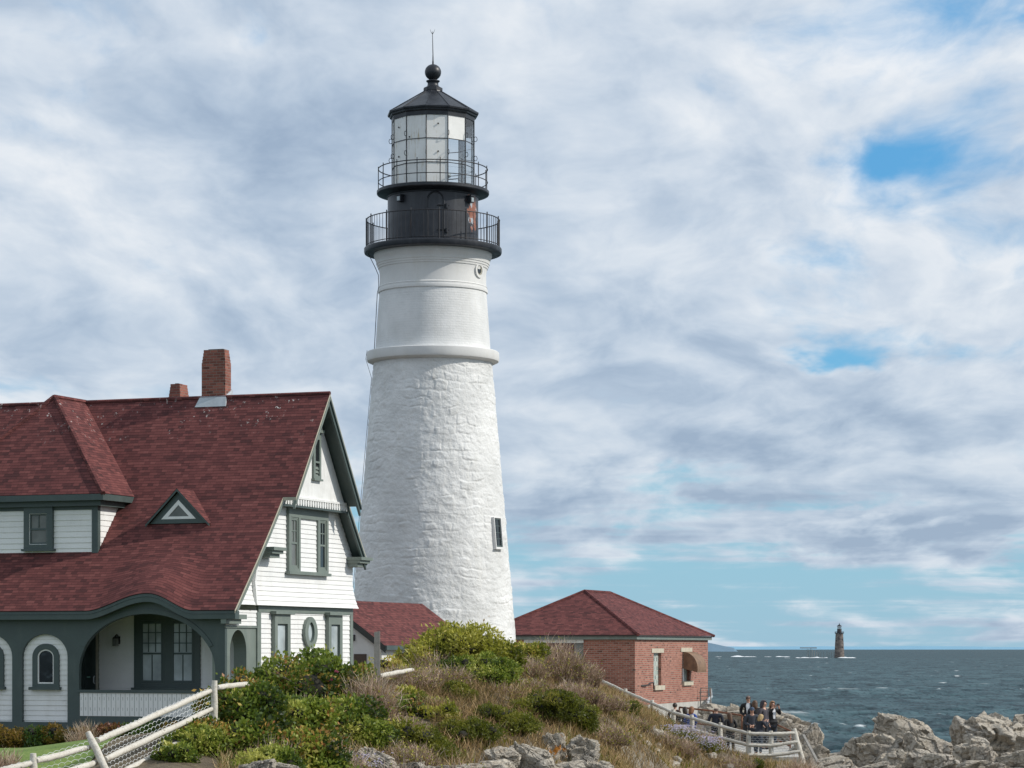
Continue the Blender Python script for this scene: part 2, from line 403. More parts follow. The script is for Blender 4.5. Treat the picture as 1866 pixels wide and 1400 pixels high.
def _wbrick(t, b):
    uv = uvco(t); o = obco(t)
    br = t.new('ShaderNodeTexBrick', {'Vector': uv, 'Color1': (.2, .2, .2), 'Color2': (1, 1, 1), 'Mortar': (0, 0, 0), 'Scale': 1., 'Mortar Size': .014, 'Mortar Smooth': .6, 'Brick Width': .26, 'Row Height': .10})
    n = t.noise(o, .9, 5, .6); c = t.ramp(n, [(.3, (.61, .61, .595)), (.65, (.765, .76, .745))])
    c = t.mix(t.mapr(t.noise(t.scale(o, (2, 2, .2)), 2, 5, .6), .55, .8, 0, .3), c, (.60, .58, .52))
    t.set(b.inputs['Base Color'], c)
    t.set(b.inputs['Normal'], t.bump(t.math('ADD', t.math('MULTIPLY', br.outputs[0], .5), t.math('MULTIPLY', t.noise(o, 14, 4), .6)), .5, .022))
WBRICK = material('white_painted_brick', _wbrick, .6)
WSMOOTH = weathered('white_painted_plaster', (.72, .712, .69), .06, 1.2, .6, .1, dirt=((.60, .575, .50), .45))

def stone_tower():
    n, m = 520, 430
    z0, z1 = TB-1.0, tz(662)
    th = np.linspace(0, 2*PI, n, endpoint=False)+PI/2; zz = np.linspace(z0, z1, m)
    TH, ZZ = np.meshgrid(th, zz)
    t = (tz(664)-ZZ)/TS                                    # pixels below the ledge
    R = (109+.0845*t+.0000035*t*t)*TS
    u = (TH-PI/2)*3.0; v = ZZ
    pts = np.stack([u.ravel(), v.ravel(), np.zeros(u.size)], 1)
    wx = fbm(pts*np.array([1.1, 1.3, 1]), 3, 5).reshape(u.shape); wy = fbm(pts*np.array([.8, .9, 1])+31, 3, 9).reshape(u.shape)
    uu, vv = u+.22*wx, v+.24*wy
    vv = vv+.16*fbm(pts*np.array([.33, .45, 1])+7, 2, 40).reshape(u.shape); row = np.floor(vv/.36+.0).astype(np.int64); fv = vv/.36-row
    ln = .5+.45*_hash(row, row*0+3, row*0, 4)
    cu = uu/ln+_hash(row, row*0, row*0+1, 8)*5; col = np.floor(cu).astype(np.int64); fu = cu-col
    hh = _hash(row, col, row*0, 2); g1 = _hash(row, col, row*0+1, 3)-.5; g2 = _hash(row, col, row*0+2, 3)-.5
    edge = np.minimum(np.minimum(fu, 1-fu)*ln, np.minimum(fv, 1-fv)*.36)
    e = np.clip(edge/.055, 0, 1); e = e*e*(3-2*e)
    p3 = np.stack([R.ravel()*np.cos(TH).ravel(), R.ravel()*np.sin(TH).ravel(), ZZ.ravel()], 1)
    rough = fbm(p3*np.array([2.6, 2.6, 3.6]), 4, 3).reshape(u.shape); fine = fbm(p3*9.0, 3, 12).reshape(u.shape)
    seam = np.clip(fbm(p3*1.3, 3, 21).reshape(u.shape)*1.6+.45, .06, 1)
    D = e*seam*(.006+.026*hh+.045*g1*(fu-.5)+.045*g2*(fv-.5))+.026*rough*(.5+.5*e)+.010*fine
    D -= .03
    RR = R+D
    V = np.stack([RR*np.cos(TH), RR*np.sin(TH), ZZ-TB], -1).reshape(-1, 3)
    i, j = np.meshgrid(np.arange(m-1), np.arange(n), indexing='ij'); j2 = (j+1) % n
    Fq = np.stack([i*n+j, i*n+j2, (i+1)*n+j2, (i+1)*n+j], -1).reshape(-1, 4)
    me = fast_mesh('stone_tower', V, Fq, STONE, smooth=True)
    uvl = me.uv_layers.new(name='UVMap'); UV = np.stack([u.ravel(), ZZ.ravel()], 1)[Fq.ravel()]
    uvl.data.foreach_set('uv', np.ascontiguousarray(UV, np.float32).ravel())
    return link('stone_tower', me, lh)
stone_tower()
def lathe_part(name, pts, mat, n=128, smooth=28, parent=None, a_off=0.):
    m = MB(); m.lathe(prof(pts), n, a_off); return m.build(name, mat, parent or lh, smooth, LO)
lathe_part('ledge', [(103, 642), (119, 642.6), (120.6, 644), (121, 656), (119.5, 660), (113, 663), (108, 664), (104, 663)], WSMOOTH, 160)
lathe_part('brick_shaft', [(106.2, 642), (104.6, 636), (103.6, 620), (102.4, 600), (101, 580), (99.4, 560), (97.9, 540), (97.5, 534)], WBRICK, 160)
lathe_part('upper_cornice', [(97.2, 536), (99.6, 535), (100, 531), (99.6, 529.4), (98.4, 529), (98.4, 526.2), (99, 525.6), (97.4, 523.5), (97, 515), (97, 500), (98.6, 492), (99.8, 491.6), (100.4, 488.2), (101.4, 487.6), (101.8, 484.2), (103, 483.6), (103.4, 480), (104.6, 476), (106.4, 472), (107.6, 468), (107.6, 462)], WSMOOTH, 160)
lathe_part('gallery_deck', [(60, 464.5), (118, 464.5), (124.5, 463.5), (125.5, 461), (125.5, 455), (124.4, 453.6), (60, 453.2)], BLACK, 128)
lathe_part('upper_gallery_deck', [(60, 360), (86, 360.5), (94, 358), (101.5, 356), (102.4, 354.5), (102.4, 350), (101.4, 349), (60, 348.6)], BLACK, 128)
def _drum(t, b):
    o = obco(t); n = t.noise(o, 2, 6, .6); c = t.ramp(n, [(.3, (.016, .018, .024)), (.7, (.034, .037, .046))])
    st = t.noise(t.scale(o, (3, 3, .25)), 2.2, 5, .6); c = t.mix(t.mapr(st, .52, .8, 0, .5), c, (.085, .09, .10))
    # the flaking red-brown patch on the sunny side
    q = t.vmath('SUBTRACT', o, (DR*math.sin(RA), -DR*math.cos(RA), tz(392)-TB)); q = t.vmath('MULTIPLY', q, (1.6, .9, .62))
    ln = t.new('ShaderNodeVectorMath', operation='LENGTH'); t.set(ln.inputs[0], q)
    f = t.math('ADD', ln.outputs['Value'], t.math('MULTIPLY', t.math('SUBTRACT', t.noise(t.scale(o, (2, 2, 1.2)), 2.6, 6, .65), .5), 1.5))
    msk = t.mapr(f, .36, .40, 1, 0)
    pk = t.ramp(t.noise(o, 2.4, 4, .6), [(.42, (.25, .09, .05)), (.5, (.33, .13, .08)), (.56, (.42, .45, .48))], 'CONSTANT')
    c = t.mix(msk, c, pk)
    t.set(b.inputs['Base Color'], c); t.set(b.inputs['Normal'], t.bump(t.math('ADD', n, t.math('MULTIPLY', msk, -.5)), .25, .02))
DR, RA = 82.5*TS, math.radians(62)
DRUM = material('black_painted_drum', _drum, .42)
drum = lathe_part('watch_room', [(82.5, 456), (82.5, 352)], DRUM, 128)
m = MB(); m.lathe(prof([(84.4, 455), (84.4, 449), (82.3, 448)]), 128); m.build('base_moulding', BLACK, drum, 28, LO); m = MB(); m.lathe(prof([(82.3, 363), (84, 362), (84.6, 358)]), 128); m.build('ring_moulding', BLACK, drum, 28, LO)
def polar(r, az, z): return Vector((r*math.sin(az), -r*math.cos(az), z))       # az measured from the camera side, clockwise to the right
# arched door outline and its hinges on the drum
m = MB(); R0 = DR+.012; a0 = math.radians(5)
arc = [polar(R0, a0+math.cos(t)*15*TS/DR, tz(381)+math.sin(t)*17*TS) for t in np.linspace(0, PI, 17)]
m.tube([polar(R0, a0+15*TS/DR, tz(448))]+arc+[polar(R0, a0-15*TS/DR, tz(448))], .035, 6)
for zz in (388, 432):
    m.tube([polar(R0+.02, a0+(3)*TS/DR, tz(zz)), polar(R0+.02, a0+24*TS/DR, tz(zz))], .03, 6); m.tube([polar(R0+.03, a0+20*TS/DR, tz(zz-3)), polar(R0+.03, a0+20*TS/DR, tz(zz+5))], .06, 8)
m.build('door', BLACK, drum, False, LO)
def spot_box(az):
    m = MB(); c = polar(DR, az, 0); o, r = Vector((math.sin(az), -math.cos(az), 0)), Vector((math.cos(az), math.sin(az), 0))
    def mp(u, z, d): q = c+o*d+r*u; return (q.x, q.y, z)
    m.mbox(mp, -.11, .11, tz(379), tz(368), -.02, .2); m.mbox(mp, -.14, .14, tz(368), tz(366), -.02, .24); m.build('lamp_box', BLACK, drum, False, LO)
    g = MB(); g.mbox(mp, -.075, .075, tz(377.5), tz(370), .2, .215); g.build('lens', PANE_PALE, drum, False, LO)
spot_box(math.radians(-41)); spot_box(math.radians(53))
def railing(name, r, z0, z1, n_post, n_bal, mids, rt, rp, bal_r, off=0.):
    m = MB(); m.ring(r, z1, rt, 96)
    root = m.build(name, IRON, lh, True, LO)
    for zz in mids: m = MB(); m.ring(r, zz, rt*.85, 96); m.build('rail', IRON, root, True, LO)
    for k in range(n_post):
        a = off+2*PI*k/n_post
        m = MB(); m.tube([polar(r, a, z0), polar(r, a, z1+.10)], rp, 6);
        m.build('post', IRON, root, False, LO)
    if n_bal:
        m = MB(); m.tube([polar(r, 0, z0), polar(r, 0, z1)], bal_r, 5); me = None
        for k in range(n_bal):
            o = m.build('baluster', IRON, root, False, LO) if me is None else link('baluster', me, root)
            me = o.data; o.rotation_euler.z = 2*PI*(k+.5)/n_bal
railing('gallery_railing', 121.5*TS, tz(454), tz(402.5), 15, 90, [tz(450)], .022, .026, .011, .12)
railing('upper_railing', 99.4*TS, tz(349), tz(309.5), 15, 0, [tz(333)], .022, .019, 0, .16)
# lantern room: twelve-sided, three rows of panes
LA0 = math.radians(-7.4); LR = 75.7*TS
VERT = [LA0+k*PI/6 for k in range(12)]
lz = [353, 309, 266, 221]
def _storm(t, b):
    o = obco(t); n = t.noise(o, 1.6, 5, .6); c = t.ramp(n, [(.3, (.84, .83, .79)), (.7, (.95, .94, .91))])
    st = t.noise(t.scale(o, (5, 5, .5)), 2.2, 5, .65); zz = t.new('ShaderNodeSeparateXYZ', {0: o}).outputs[2]
    c = t.mix(t.mapr(st, .58, .70, 0, .75), c, (.50, .36, .16))
    t.set(b.inputs['Base Color'], c); tr = t.new('ShaderNodeBsdfTranslucent', {'Color': t.mix(.6, c, (.95, .92, .84))}); mx = t.new('ShaderNodeMixShader', {0: .12, 1: b.outputs[0], 2: tr.outputs[0]}); t.l.new(mx.outputs[0], t.n['Material Output'].inputs['Surface'])
STORM = material('white_painted_lantern_panel', _storm, .4)
def _clear(t, b):
    g = t.new('ShaderNodeBsdfGlass', {'Roughness': .0, 'IOR': 1.05}); tr = t.new('ShaderNodeBsdfTransparent', {'Color': (.93, .96, .97)})
    gl = t.new('ShaderNodeBsdfGlossy', {'Roughness': .02}); fr = t.new('ShaderNodeFresnel', {'IOR': 1.5})
    mx = t.new('ShaderNodeMixShader', {0: t.math('ADD', t.math('MULTIPLY', fr.outputs[0], .8), .08), 1: tr.outputs[0], 2: gl.outputs[0]})
    t.l.new(mx.outputs[0], t.n['Material Output'].inputs['Surface'])
CLEAR = material('clear_lantern_glass', _clear)
lan = MB()
for k in range(12): lan.tube([polar(LR, VERT[k], tz(353)), polar(LR, VERT[k], tz(219))], .021, 6)
for zz in lz[1:3]+[351.5, 222.5]:
    pts = [polar(LR, a, tz(zz)) for a in VERT]
    for k in range(12): lan.tube([pts[k], pts[(k+1) % 12]], .016, 6)
lantern = lan.build('lantern_room', IRON, lh, False, LO)
for k in range(12):
    a, b = VERT[k], VERT[(k+1) % 12]; mid = (math.degrees(a)+15+180) % 360-180
    clear = mid > 23 or mid < -100
    for (zb, zt) in ((353, 309), (309, 266), (266, 221)):
        m = MB(); r = LR*.992
        m.face([polar(r, a, tz(zb)), polar(r, b, tz(zb)), polar(r, b, tz(zt)), polar(r, a, tz(zt))])
        m.build('pane', CLEAR if clear and not (zt == 221 and 23 < mid < 50) else STORM, lantern, False, LO)
for (az, zz) in ((-55, 241), (9, 240), (9, 290), (-55, 294), (-33, 262)):
    m = MB(); az = math.radians(az); rr = LR*.985; m.tube([polar(rr-.03, az, tz(zz)), polar(rr, az, tz(zz))], .035, 8); m.build('vent_knob', IRON, lantern, False, LO)
for k in range(12):
    for zz in (256, 291):
        m = MB(); a = VERT[k]; c = polar(LR+.06, a, tz(zz)); m.tube([c+Vector((math.cos(t)*.0+math.sin(a)*.07*math.cos(t), -math.cos(a)*.07*math.cos(t), .1*math.sin(t))) for t in np.linspace(0, 2*PI, 11)], .013, 5); m.build('hand_grip', IRON, lantern, False, LO)
m = MB(); m.lathe([(.25, tz(352)), (.25, tz(325)), (.75, tz(322)), (.75, tz(318)), (.55, tz(312)), (.62, tz(290)), (.55, tz(266)), (.3, tz(260)), (.02, tz(258))], 24); m.build('lamp', weathered('pale_lens', (.6, .66, .66), .1, 3, .15), lantern, 30, LO)
lathe_part('lantern_cornice', [(72, 224), (76.5, 224), (77, 217), (80, 215), (80.5, 212), (83.6, 211.6), (84.2, 208.8), (82, 207)], BLACK, 12, False, a_off=LA0-PI/2)
lathe_part('lantern_roof', [(83.8, 209.2), (60, 194.5), (40, 182), (17.5, 168.5), (17, 167), (17.6, 166.6), (17.6, 161.5), (15, 160)], BLACK, 12, False, a_off=LA0-PI/2)
m = MB()
for k in range(12): m.tube([polar(83.6*TS, VERT[k], tz(208.6)), polar(17.4*TS, VERT[k], tz(168))], .02, 5)
m.build('roof_seam', BLACK, lh, False, LO)
lathe_part('ball_finial', [(16.5, 161), (14, 160), (10.5, 157), (9.6, 153), (10.4, 150.5), (12.4, 149), (12.4, 147.6), (9, 146.5)]+[(15*math.cos(t), 132-15*math.sin(t)*.97) for t in np.linspace(-1.1, PI/2-.12, 22)]+[(1.6, 116.5), (1.5, 112)], BLACK, 32, 40)
m = MB(); m.tube([(0, 0, tz(118)), (0, 0, tz(100)), (-.02, 0, tz(62))], [.034, .02, .012], 6)
for s in (-1, 0, 1): m.tube([(-.02, 0, tz(62.5)), (-.02+s*.055, 0, tz(59)), (-.02+s*.10, (1-abs(s))*.02, tz(53.5 if s else 57))], [.012, .01, .004], 5)
m.build('lightning_rod', IRON, lh, False, LO)
# window and porthole on the sunny side
def tower_opening(az, r, zc=0., slope=0.):
    o, rr = Vector((math.sin(az), -math.cos(az), 0)), Vector((math.cos(az), math.sin(az), 0)); c = o*r
    def mp(u, z, d): q = c+o*(d-(z-zc)*slope)+rr*u; return (q.x, q.y, z)
    return mp
mp = tower_opening(math.radians(59.5), 139.2*TS, tz(974), .089)
m = MB(); m.slab([(-.29, tz(1001.5)), (.29, tz(1001.5)), (.29, tz(946.5)), (-.29, tz(946.5))], [[(-.25, tz(1000)), (.25, tz(1000)), (.25, tz(948)), (-.25, tz(948))]], mp, -.35, .01); m.mbox(mp, -.32, .32, tz(1004), tz(1001.6), -.3, .03)
w = m.build('window', WSMOOTH, lh, False, LO)
m = MB(); m.slab([(-.25, tz(1000)), (.25, tz(1000)), (.25, tz(948)), (-.25, tz(948))], [[(-.205, tz(997)), (.205, tz(997)), (.205, tz(951)), (-.205, tz(951))]], mp, -.12, -.03)
for q in (962, 974, 985): m.mbox(mp, -.205, .205, tz(q)-.015, tz(q)+.015, -.11, -.045)
m.mbox(mp, -.02, .02, tz(997), tz(950), -.11, -.05); m.build('sash', GREEN, w, False, LO)
m = MB(); m.mbox(mp, -.25, .25, tz(997), tz(950), -.10, -.055); m.build('pane', PANE_DARK, w, False, LO)
mp = tower_opening(math.radians(60), 97*TS)
circ = lambda r, n=28: [(r*math.cos(2*PI*k/n), tz(500)+r*math.sin(2*PI*k/n)) for k in range(n)]
m = MB(); m.slab(circ(.31), [circ(.21)], mp, -.1, .055); w = m.build('porthole', WSMOOTH, lh, False, LO)
m = MB(); m.slab(circ(.215), [circ(.15)], mp, -.08, .03); m.build('inner_ring', TAN, w, False, LO)
m = MB(); m.slab(circ(.16), [], mp, -.08, .01); m.build('pane', PANE_DARK, w, False, LO)
# conduit down the shaded side
az = math.radians(-84); m = MB()
m.tube([polar(118*TS, az, tz(464)), polar(105*TS, az, tz(490)), polar(99.5*TS, az, tz(503)), polar(98.8*TS, az, tz(524)), polar(101.5*TS, az, tz(537)), polar(107*TS, az, tz(640))], .015, 6)
m.tube([polar(120*TS, az, tz(640)), polar(122.5*TS, az, tz(656)), polar(112*TS, az, tz(690)), polar(133*TS, az, tz(930)), polar(152*TS, az, tz(1150))], .009, 6)
m.build('conduit', IRON, lh, False, LO)
# ---------------------------------------------------------------- a building's own axes: x to the right along the front, y back, z up
C20, S20 = math.cos(math.radians(20)), math.sin(math.radians(20))
class Frame:
    def __init__(s, px, Y, zb): s.ox, s.oy, s.zb = (px-933)*Y/F, Y, zb
    def root(s, name, label, cat): return thing(name, label, cat, (s.ox, s.oy, s.zb), math.radians(-20))
    def on_y(s, px, py, y):      # where a measured sight line meets the plane y = const -> x, z
        k = (px-933)/F; x = (k*(s.oy+C20*y)-s.ox-S20*y)/(C20+k*S20); Y = s.oy-S20*x+C20*y
        return x, CAMZ+(1181-py)*Y/F
    def on_x(s, px, py, x):      # the same for x = const -> y, z
        k = (px-933)/F; y = (k*(s.oy-S20*x)-s.ox-C20*x)/(S20-k*C20); Y = s.oy-S20*x+C20*y
        return y, CAMZ+(1181-py)*Y/F
    def off(s): return (0, 0, s.zb)
def m_y(y0): return lambda u, z, d: (u, y0-d, z)
def m_x(x0): return lambda u, z, d: (x0+d, u, z)
def rect(u0, u1, z0, z1): return [(u0, z0), (u1, z0), (u1, z1), (u0, z1)]
def arch(u0, u1, z0, zs, zt, n=18):     # an opening with an elliptical head
    c, w = (u0+u1)/2, (u1-u0)/2
    return [(u0, z0), (u1, z0)]+[(c+w*math.cos(t), zs+(zt-zs)*math.sin(t)) for t in np.linspace(0, PI, n)]
def lerp_tab(tab, v):
    for (a, b), (c, d) in zip(tab, tab[1:]):
        if v <= c: return b+(d-b)*(v-a)/(c-a)
    return tab[-1][1]
def window(fr, par, mp, u0, u1, z0, z1, fw, mat, pane, rows=2, cols=1, out=.06, name='window', sill=True, sash=None, head=0., mun=.022, split=.5, upper=None):
    """frame > sash, pane, sill"""
    m = MB(); m.slab(rect(u0, u1, z0, z1+head), [rect(u0+fw, u1-fw, z0+fw*.7, z1-fw)], mp, -.06, out)
    w = m.build(name, mat, par, False, fr.off())
    a, b, c, d = u0+fw, u1-fw, z0+fw*.7, z1-fw
    m = MB(); m.mbox(mp, a, b, c, d, -.04, -.01); m.build('pane', pane, w, False, fr.off())
    m = MB(); t = mun*1.6; zm = c+(d-c)*split
    m.slab(rect(a, b, c, d), [rect(a+t, b-t, c+t*1.3, zm-t*.6), rect(a+t, b-t, zm+t*.6, d-t)] if rows > 1 else [rect(a+t, b-t, c+t, d-t)], mp, -.012, .02)
    for lo, hi, rr, cc in ((c, zm, *(cols if isinstance(cols, tuple) else (1, cols))), (zm, d, *(upper or (1, 1)))):
        for k in range(1, cc): m.mbox(mp, a+(b-a)*k/cc-mun/2, a+(b-a)*k/cc+mun/2, lo+t, hi-t*.8, -.008, .012)
        for k in range(1, rr): m.mbox(mp, a+t, b-t, lo+(hi-lo)*k/rr-mun/2, lo+(hi-lo)*k/rr+mun/2, -.006, .010)
    m.build('sash', sash or mat, w, False, fr.off())
    if sill: m = MB(); m.mbox(mp, u0-.06, u1+.06, z0-.07, z0-.001, -.05, out+.06); m.build('sill', mat, w, False, fr.off())
    return w

# ---------------------------------------------------------------- the keeper's house
HZ = 7.0
H = Frame(410, 76, HZ); HF = H.off()
hs = H.root('keepers_house', "large white clapboard keeper's house with dark red shingled roof and green trim", 'house')
XL = -13.0                                            # far left end, outside the picture
RB = [(-.32, 11.12), (1.2, 12.65), (2.2, 13.72), (3.02, 14.63), (4.2, 16.2), (5.58, 18.05), (8.07, 14.70), (9.55, 12.95)]
def zroof(y): return lerp_tab(RB, y)
def roof_hit(px, py):
    a, b = -.32, 5.58
    for _ in range(50):
        c = (a+b)/2; x, z = H.on_y(px, py, c)
        if z > zroof(c): a = c
        else: b = c
    return x, c, zroof(c)
bx0 = H.on_y(157, 1110, -.3)[0]; bx1 = H.on_y(350, 1110, -.3)[0]; bxc = H.on_y(268, 1110, -.3)[0]
def eyebrow(x, y):                                    # the roof swells over the porch arch
    if not bx0 < x < bx1: return 0
    t = (x-bx0)/(bxc-bx0) if x < bxc else (bx1-x)/(bx1-bxc)
    w = (1-math.cos(PI*t))/2; w = w**.85
    f = max(0, 1-(y+.32)/2.3); f = f*f*(3-2*f)
    return .52*w*f
def roof_sheet(mb, x0, x1, ys, dz=0., n=1, bump=False, flip=False):
    xs = np.linspace(x0, x1, n+1)
    if bump: xs = np.unique(np.concatenate([np.linspace(x0, bx0, 4), np.linspace(bx0, bx1, 41), np.linspace(bx1, x1, 3)]))
    s = 0; prev = None; rows = []
    for y in ys:
        if prev is not None: s += math.hypot(y-prev, zroof(y)-zroof(prev))
        prev = y; rows.append((y, s))
    for (ya, sa), (yb, sb) in zip(rows, rows[1:]):
        for xa, xb in zip(xs, xs[1:]):
            e = (lambda x, y: eyebrow(x, y)) if bump else (lambda x, y: 0)
            q = [(xa, ya, zroof(ya)+e(xa, ya)+dz), (xb, ya, zroof(ya)+e(xb, ya)+dz), (xb, yb, zroof(yb)+e(xb, yb)+dz), (xa, yb, zroof(yb)+e(xa, yb)+dz)]
            uv = [(xa, sa), (xb, sa), (xb, sb), (xa, sb)]
            if flip: q, uv = q[::-1], uv[::-1]
            mb.face(q, uv)
XR, XU = .48, .92                                      # roof edge of the lower and of the upper gable
m = MB(); T = .10
fr_lo = [-.32+3.34*k/26 for k in range(27)]; fr_up = [3.02+2.56*k/8 for k in range(9)]; bk_up = [5.58, 6.8, 8.07]; bk_lo = [8.07, 8.8, 9.55]
m.mi = 0
roof_sheet(m, XL, XR, fr_lo, 0, bump=True); roof_sheet(m, XL, XU, fr_up); roof_sheet(m, XL, XU, bk_up); roof_sheet(m, XL, XR, bk_lo)
m.mi = 1
roof_sheet(m, XL, XR, fr_lo, -T, bump=True, flip=True); roof_sheet(m, XL, XU, fr_up, -T, flip=True); roof_sheet(m, XL, XU, bk_up, -T, flip=True); roof_sheet(m, XL, XR, bk_lo, -T, flip=True)
m.mi = 2
for x, ys in ((XR, fr_lo), (XU, fr_up), (XU, bk_up), (XR, bk_lo)):
    for a, b in zip(ys, ys[1:]): m.face([(x, a, zroof(a)-T), (x, b, zroof(b)-T), (x, b, zroof(b)), (x, a, zroof(a))])
for y, x0, x1 in ((3.02, XR, XU), (8.07, XR, XU)): m.face([(x0, y, zroof(y)-T), (x1, y, zroof(y)-T), (x1, y, zroof(y)), (x0, y, zroof(y))])
m.face([(XL, -.32, zroof(-.32)-T), (XR, -.32, zroof(-.32)-T), (XR, -.32, zroof(-.32)), (XL, -.32, zroof(-.32))]) if False else None
roof = m.build('roof', [SHINGLE, GREEN, TAN], hs, 30, HF)
m = MB(); m.tube([(XL, 5.58, 18.05), (XU, 5.58, 18.05)], .07, 6); m.build('ridge_cap', SHINGLE, roof, False, HF)
# rake boards and soffits under the gable edge
def rake(ys, x, depth, mat, th=.07):
    m = MB()
    for a, b in zip(ys, ys[1:]):
        za, zb = zroof(a)-T-.004, zroof(b)-T-.004
        m.hexa([(x-th, a, za-depth), (x, a, za-depth), (x, b, zb-depth), (x-th, b, zb-depth), (x-th, a, za), (x, a, za), (x, b, zb), (x-th, b, zb)])
        m.hexa([(x-.001, a, za-.10), (x+.045, a, za-.10), (x+.045, b, zb-.10), (x-.001, b, zb-.10), (x-.001, a, za), (x+.045, a, za), (x+.045, b, zb), (x-.001, b, zb)])
    return m.build('rake_board', mat, roof, False, HF)
rake(fr_lo[1:], XR-.03, .22, GREEN_SIDE); rake(fr_up, XU-.03, .26, GREEN_SIDE); rake(bk_up, XU-.03, .30, GREEN); rake(bk_lo, XR-.03, .26, GREEN)
# eave fascia, swelling with the eyebrow
m = MB(); xs = list(np.linspace(XL, bx0, 4))+list(np.linspace(bx0, bx1, 41))[1:]+[XR]
for a, b in zip(xs, xs[1:]):
    ea, eb = zroof(-.32)+eyebrow(a, -.32), zroof(-.32)+eyebrow(b, -.32)
    m.hexa([(a, -.30, ea-.26), (b, -.30, eb-.26), (b, -.02, eb-.26), (a, -.02, ea-.26), (a, -.30, ea-.02), (b, -.30, eb-.02), (b, -.02, eb-.02), (a, -.02, ea-.02)])
m.build('eave_fascia', GREEN, roof, False, HF)
# --- the porch front: one green board wall with arched openings
def Q(px, py, y=0.): return H.on_y(px, py, y)
xa0, zr = Q(144, 1258); xa1, _ = Q(392, 1258); _, zsp = Q(268, 1222); _, ztop = Q(268, 1119)
big = arch(xa0, xa1, zr, zsp, ztop, 30)
def small(pl, pr): a, b = Q(pl, 1315)[0], Q(pr, 1315)[0]; return arch(a, b, Q(80, 1316)[1], Q(80, 1197)[1], Q(80, 1156)[1])
smalls = [small(40, 123), small(-60, 22), small(-165, -84)]
top = [(x, zroof(-.32)+eyebrow(x, -.32)-.2) for x in reversed(xs) if XL < x < -.001]
m = MB(); m.slab([(XL, HZ-.4), (0, HZ-.4), (0, zroof(-.32)-.2)]+top+[(XL, zroof(-.32)-.2)], [big]+smalls, m_y(0), -.14, 0)
porch = m.build('porch_wall', GREEN, hs, False, HF)
# raised band around the big arch
m = MB(); n = 34; c, w = (xa0+xa1)/2, (xa1-xa0)/2
o1 = [(c+(w+.15)*math.cos(t), zsp+(ztop-zsp+.15)*math.sin(t)) for t in np.linspace(.42, PI-.42, n)]; i1 = [(c+w*1.002*math.cos(t), zsp+(ztop-zsp+.006)*math.sin(t)) for t in np.linspace(.42, PI-.42, n)]
m.slab(o1+i1[::-1], [], m_y(0), 0, .03); m.build('arch_band', GREEN, porch, False, HF)
for sm in smalls:
    m = MB(); u0, u1 = sm[0][0]-.05, sm[1][0]+.05; z1 = max(p[1] for p in sm)+.05
    m.clap(rect(u0, u1, HZ-.3, z1), m_y(.128), .155, .02); m.build('clapboard_panel', WHITE, porch, False, HF)
    cx = (sm[0][0]+sm[1][0])/2; hw = (sm[1][0]-sm[0][0])/2*.58; z0 = Q(82, 1252)[1]; zt = Q(82, 1173)[1]
    m = MB(); m.slab(arch(cx-hw, cx+hw, z0, zt-hw*.9, zt), [arch(cx-hw*.62, cx+hw*.62, z0+.1, zt-hw*.9, zt-hw*.38)], m_y(.10), -.05, .055); w_ = m.build('window', GREEN, porch, False, HF)
    m = MB(); m.slab(arch(cx-hw*.63, cx+hw*.63, z0+.09, zt-hw*.9, zt-hw*.37), [arch(cx-hw*.53, cx+hw*.53, z0+.14, zt-hw*.9, zt-hw*.47)], m_y(.10), -.01, .03); m.build('sash', WHITE_TRIM, w_, False, HF)
    m = MB(); m.slab(arch(cx-hw*.6, cx+hw*.6, z0+.1, zt-hw*.9, zt-hw*.4), [], m_y(.10), -.02, .005); m.build('pane', PANE_DARK, w_, False, HF)
    m = MB(); m.mbox(m_y(.10), cx-hw-.09, cx+hw+.06, z0-.09, z0-.001, -.04, .13); m.build('sill', GREEN, w_, False, HF)
# balustrade panel under the big arch
z0 = Q(268, 1306)[1]; pan = MB(); pan.mbox(m_y(0), xa0+.04, xa1-.01, z0, zr-.075, -.02, .012)
pb = pan.build('balustrade_panel', WHITE_TRIM, porch, False, HF)
m = MB(); m.mbox(m_y(0), xa0-.02, xa1+.02, zr-.07, zr+.015, -.17, .05); m.build('handrail', GREEN, pb, False, HF)
m = MB(); k = 0; x = xa0+.16
while x < xa1-.1:
    m.mbox(m_y(0), x-.006, x+.006, z0+.01, zr-.09, .0122, .0135); 
    for q in (.27, .68): m.mbox(m_y(0), x-.085, x-.075, z0+(zr-z0)*q-.05, z0+(zr-z0)*q+.05, .0122, .0138)
    x += .158
m.build('board_joint', GREEN_SIDE, pb, False, HF)
# inside the porch
m = MB(); m.mbox(m_y(2.2), -9, 0, HZ, HZ+.25, -.05, 2.0); m.build('porch_floor', CONC, porch, False, HF)
m = MB(); m.mbox(m_y(2.2), -9, -.05, 11.35, 11.42, -.05, 1.4); m.build('porch_ceiling', WHITE_TRIM, porch, False, HF)
xw, _ = Q(181, 1200, 2.2)
m = MB(); m.clap(rect(xw, -.02, HZ+.25, 11.36), m_y(2.2), .15, .02); m.build('porch_back_wall', WHITE, porch, False, HF)
xi = xw-1.35
m = MB(); m.box(xi-.1, xi, .16, 2.3, HZ+.25, 11.34); m.build('porch_side_wall', GREEN, porch, False, HF)
dr = MB(); z1 = Q(165, 1140, 2.2)[1]
dr.slab(rect(xi, xw, HZ+.25, 11.36), [rect(xi+.42, xw-.25, HZ+.3, z1)], m_y(2.2), -.1, .02)
d = dr.build('front_door', GREEN, porch, False, HF)
m = MB(); mp = m_y(2.2); u0, u1 = xi+.42, xw-.25
